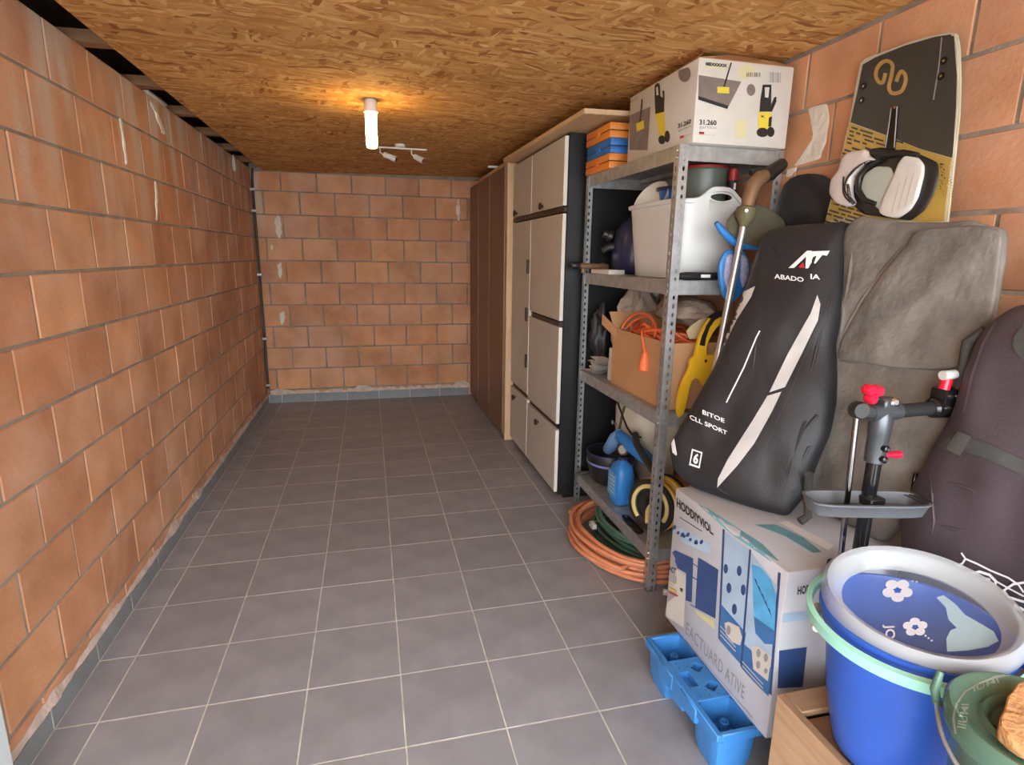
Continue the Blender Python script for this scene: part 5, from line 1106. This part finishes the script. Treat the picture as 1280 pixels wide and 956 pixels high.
# clear dish-shaped lid resting askew on the bucket
lc = bc+V(.010, .004, bh+.016); la = V(-.13, -.10, 1).normalized(); LR = .169
t = thing('clear_lid', 'frosted clear lid with white flower print lying askew on the blue bucket', 'lid', lc)
obj('lid_rim', MB().lathe([(LR-.038, -.004), (LR-.030, .0), (LR-.020, .030), (LR-.008, .034), (LR, .026), (LR+.001, .0), (LR-.003, -.012), (LR-.006, .0), (LR-.010, .024), (LR-.018, .026), (LR-.026, -.004), (LR-.036, -.009), (LR-.038, -.004)], lc, 64, la, caps=False), LIDM, t, ang=60, fixn=False)
ld = obj('lid_floor', MB().lathe([(0, -.009), (LR-.034, -.009), (LR-.034, -.005), (0, -.005)], lc, 64, la), LIDT, t)
T = bvh(ld)
def LZ(L): return [[(940+x*.299, 670+y*.299) for x, y in p] for p in L]
def flower(cx, cy, r, rot, sq=.75):
    P = []
    for k in range(5):
        a = rot+2*math.pi*k/5; P.append([(cx+(r*.62*math.cos(a)+r*.40*(math.cos(b)*math.cos(a)-math.sin(b)*math.sin(a)*1.05)), cy+sq*(r*.62*math.sin(a)+r*.40*(math.cos(b)*math.sin(a)+math.sin(b)*math.cos(a)*1.05))) for b in [2*math.pi*i/14 for i in range(14)]])
    return P
FW = mat('white_flower_ink', (.62, .64, .70), .5, var=0)
print_on('flower_print', T, LZ(flower(608, 228, 64, .3)+[circ(672+k*16, 190+k*2, 4, 4) for k in range(2)]), FW, t, .001, 8)
print_on('flower_print', T, LZ(flower(682, 382, 52, .9)+[circ(725+k*13, 418+k*10, 5, 4) for k in range(3)]), FW, t, .001, 8)
print_on('flower_eye', T, LZ([circ(608, 228, 11, 9), circ(682, 382, 10, 8)]), BUCK, t, .0016, 8)
print_text('lettering', T, 'JO', [(940+x*.299, 670+y*.299) for x, y in ((545, 372), (545, 432), (600, 432), (595, 368))], FW, t, .02, off=.001, L=8)
print_on('leaf_print', T, LZ([[(770, 258), (800, 248), (850, 285), (890, 330), (960, 370), (1010, 400), (1030, 440), (985, 465), (900, 480), (815, 485), (812, 430), (830, 395), (855, 385), (820, 350), (810, 300)]]), see_through('pale_mint_ink', (.45, .62, .66), .75, .5), t, .001, 8)
# green tub
gc = V(1.90, -1.866, cz-.0195); gh = .349; GR = .114
gc = V(1.782, -1.822, cz-.0005)
t = thing('green_tub', 'green frosted plastic tub with a wire handle in front of the blue bucket', 'tub', gc)
obj('tub_body', MB().lathe([(0, 0), (GR-.040, 0), (GR-.034, .006), (GR-.004, gh-.03), (GR, gh-.025), (GR, gh-.02), (0, gh-.02)], gc, 56), GREEN, t, ang=50)
lid = obj('tub_lid', MB().lathe([(GR+.004, gh-.034), (GR+.008, gh-.030), (GR+.008, gh-.004), (GR+.002, gh+.004), (GR-.006, gh+.002), (GR-.012, gh-.006), (GR-.034, gh-.008), (GR-.040, gh-.002), (GR-.046, gh-.004), (GR-.052, gh-.014), (0, gh-.016)], gc, 64), GRNT, t, ang=50)
T = bvh(lid)
GI = see_through('pale_green_ink', (.30, .36, .29), .7, .5)
print_on('lid_ring', T, [ [(1180+x*.1842*1.0-40, 780+y*.1842) for x, y in q] for q in ribbon([(300, 740), (285, 640), (300, 540), (360, 460), (460, 400), (560, 360), (700, 340)], 14)], GI, t, .001, 8)
print_text('embossed_letters', T, 'IUMI', [(1140+x*.1842, 780+y*.1842) for x, y in ((420, 465), (590, 395), (575, 360), (410, 425))], GI, t, .02, off=.0012, L=8)
print_text('embossed_letters', T, 'IIUMI', [(1140+x*.1842, 780+y*.1842) for x, y in ((370, 715), (385, 545), (335, 545), (310, 700))], GI, t, .02, off=.0012, L=8)
ha = [gc+V((GR+.013)*math.cos(a), (GR+.013)*math.sin(a), gh-.028-.05*math.sin(max(0, a-2.35))) for a in [2.15+i*2.0/24 for i in range(25)]]
obj('wire_handle', MB().tube(ha, .0032, 8), GALV, t)
e0 = ha[0]; obj('handle_grip', MB().tube([e0+V(.0, 0, -.006), e0+V(-.006, .004, .02), e0+V(.004, .008, .048)], [.006, .007, .005], 10), GREEN, t)
# cork lump on the lid
ck = [onpl(x, y, gc+V(0, 0, gh), V(0, 0, 1)) for x, y in ((1285, 862), (1268, 868), (1262, 878), (1256, 884), (1252, 900), (1246, 912), (1246, 922), (1258, 934), (1272, 944), (1290, 952))]
cctr = sum(ck, Vector())/len(ck); ck += [gc+V(.060, -.070, gh), gc+V(.085, -.03, gh), gc+V(.075, .02, gh)]
mb = MB().prism([p+V(0, 0, -.003) for p in ck], (0, 0, .024), .002)
tag(obj('cork_slab', mb, CORK), 'crumbly brown slab of cork lying on the green tub lid', 'cork')
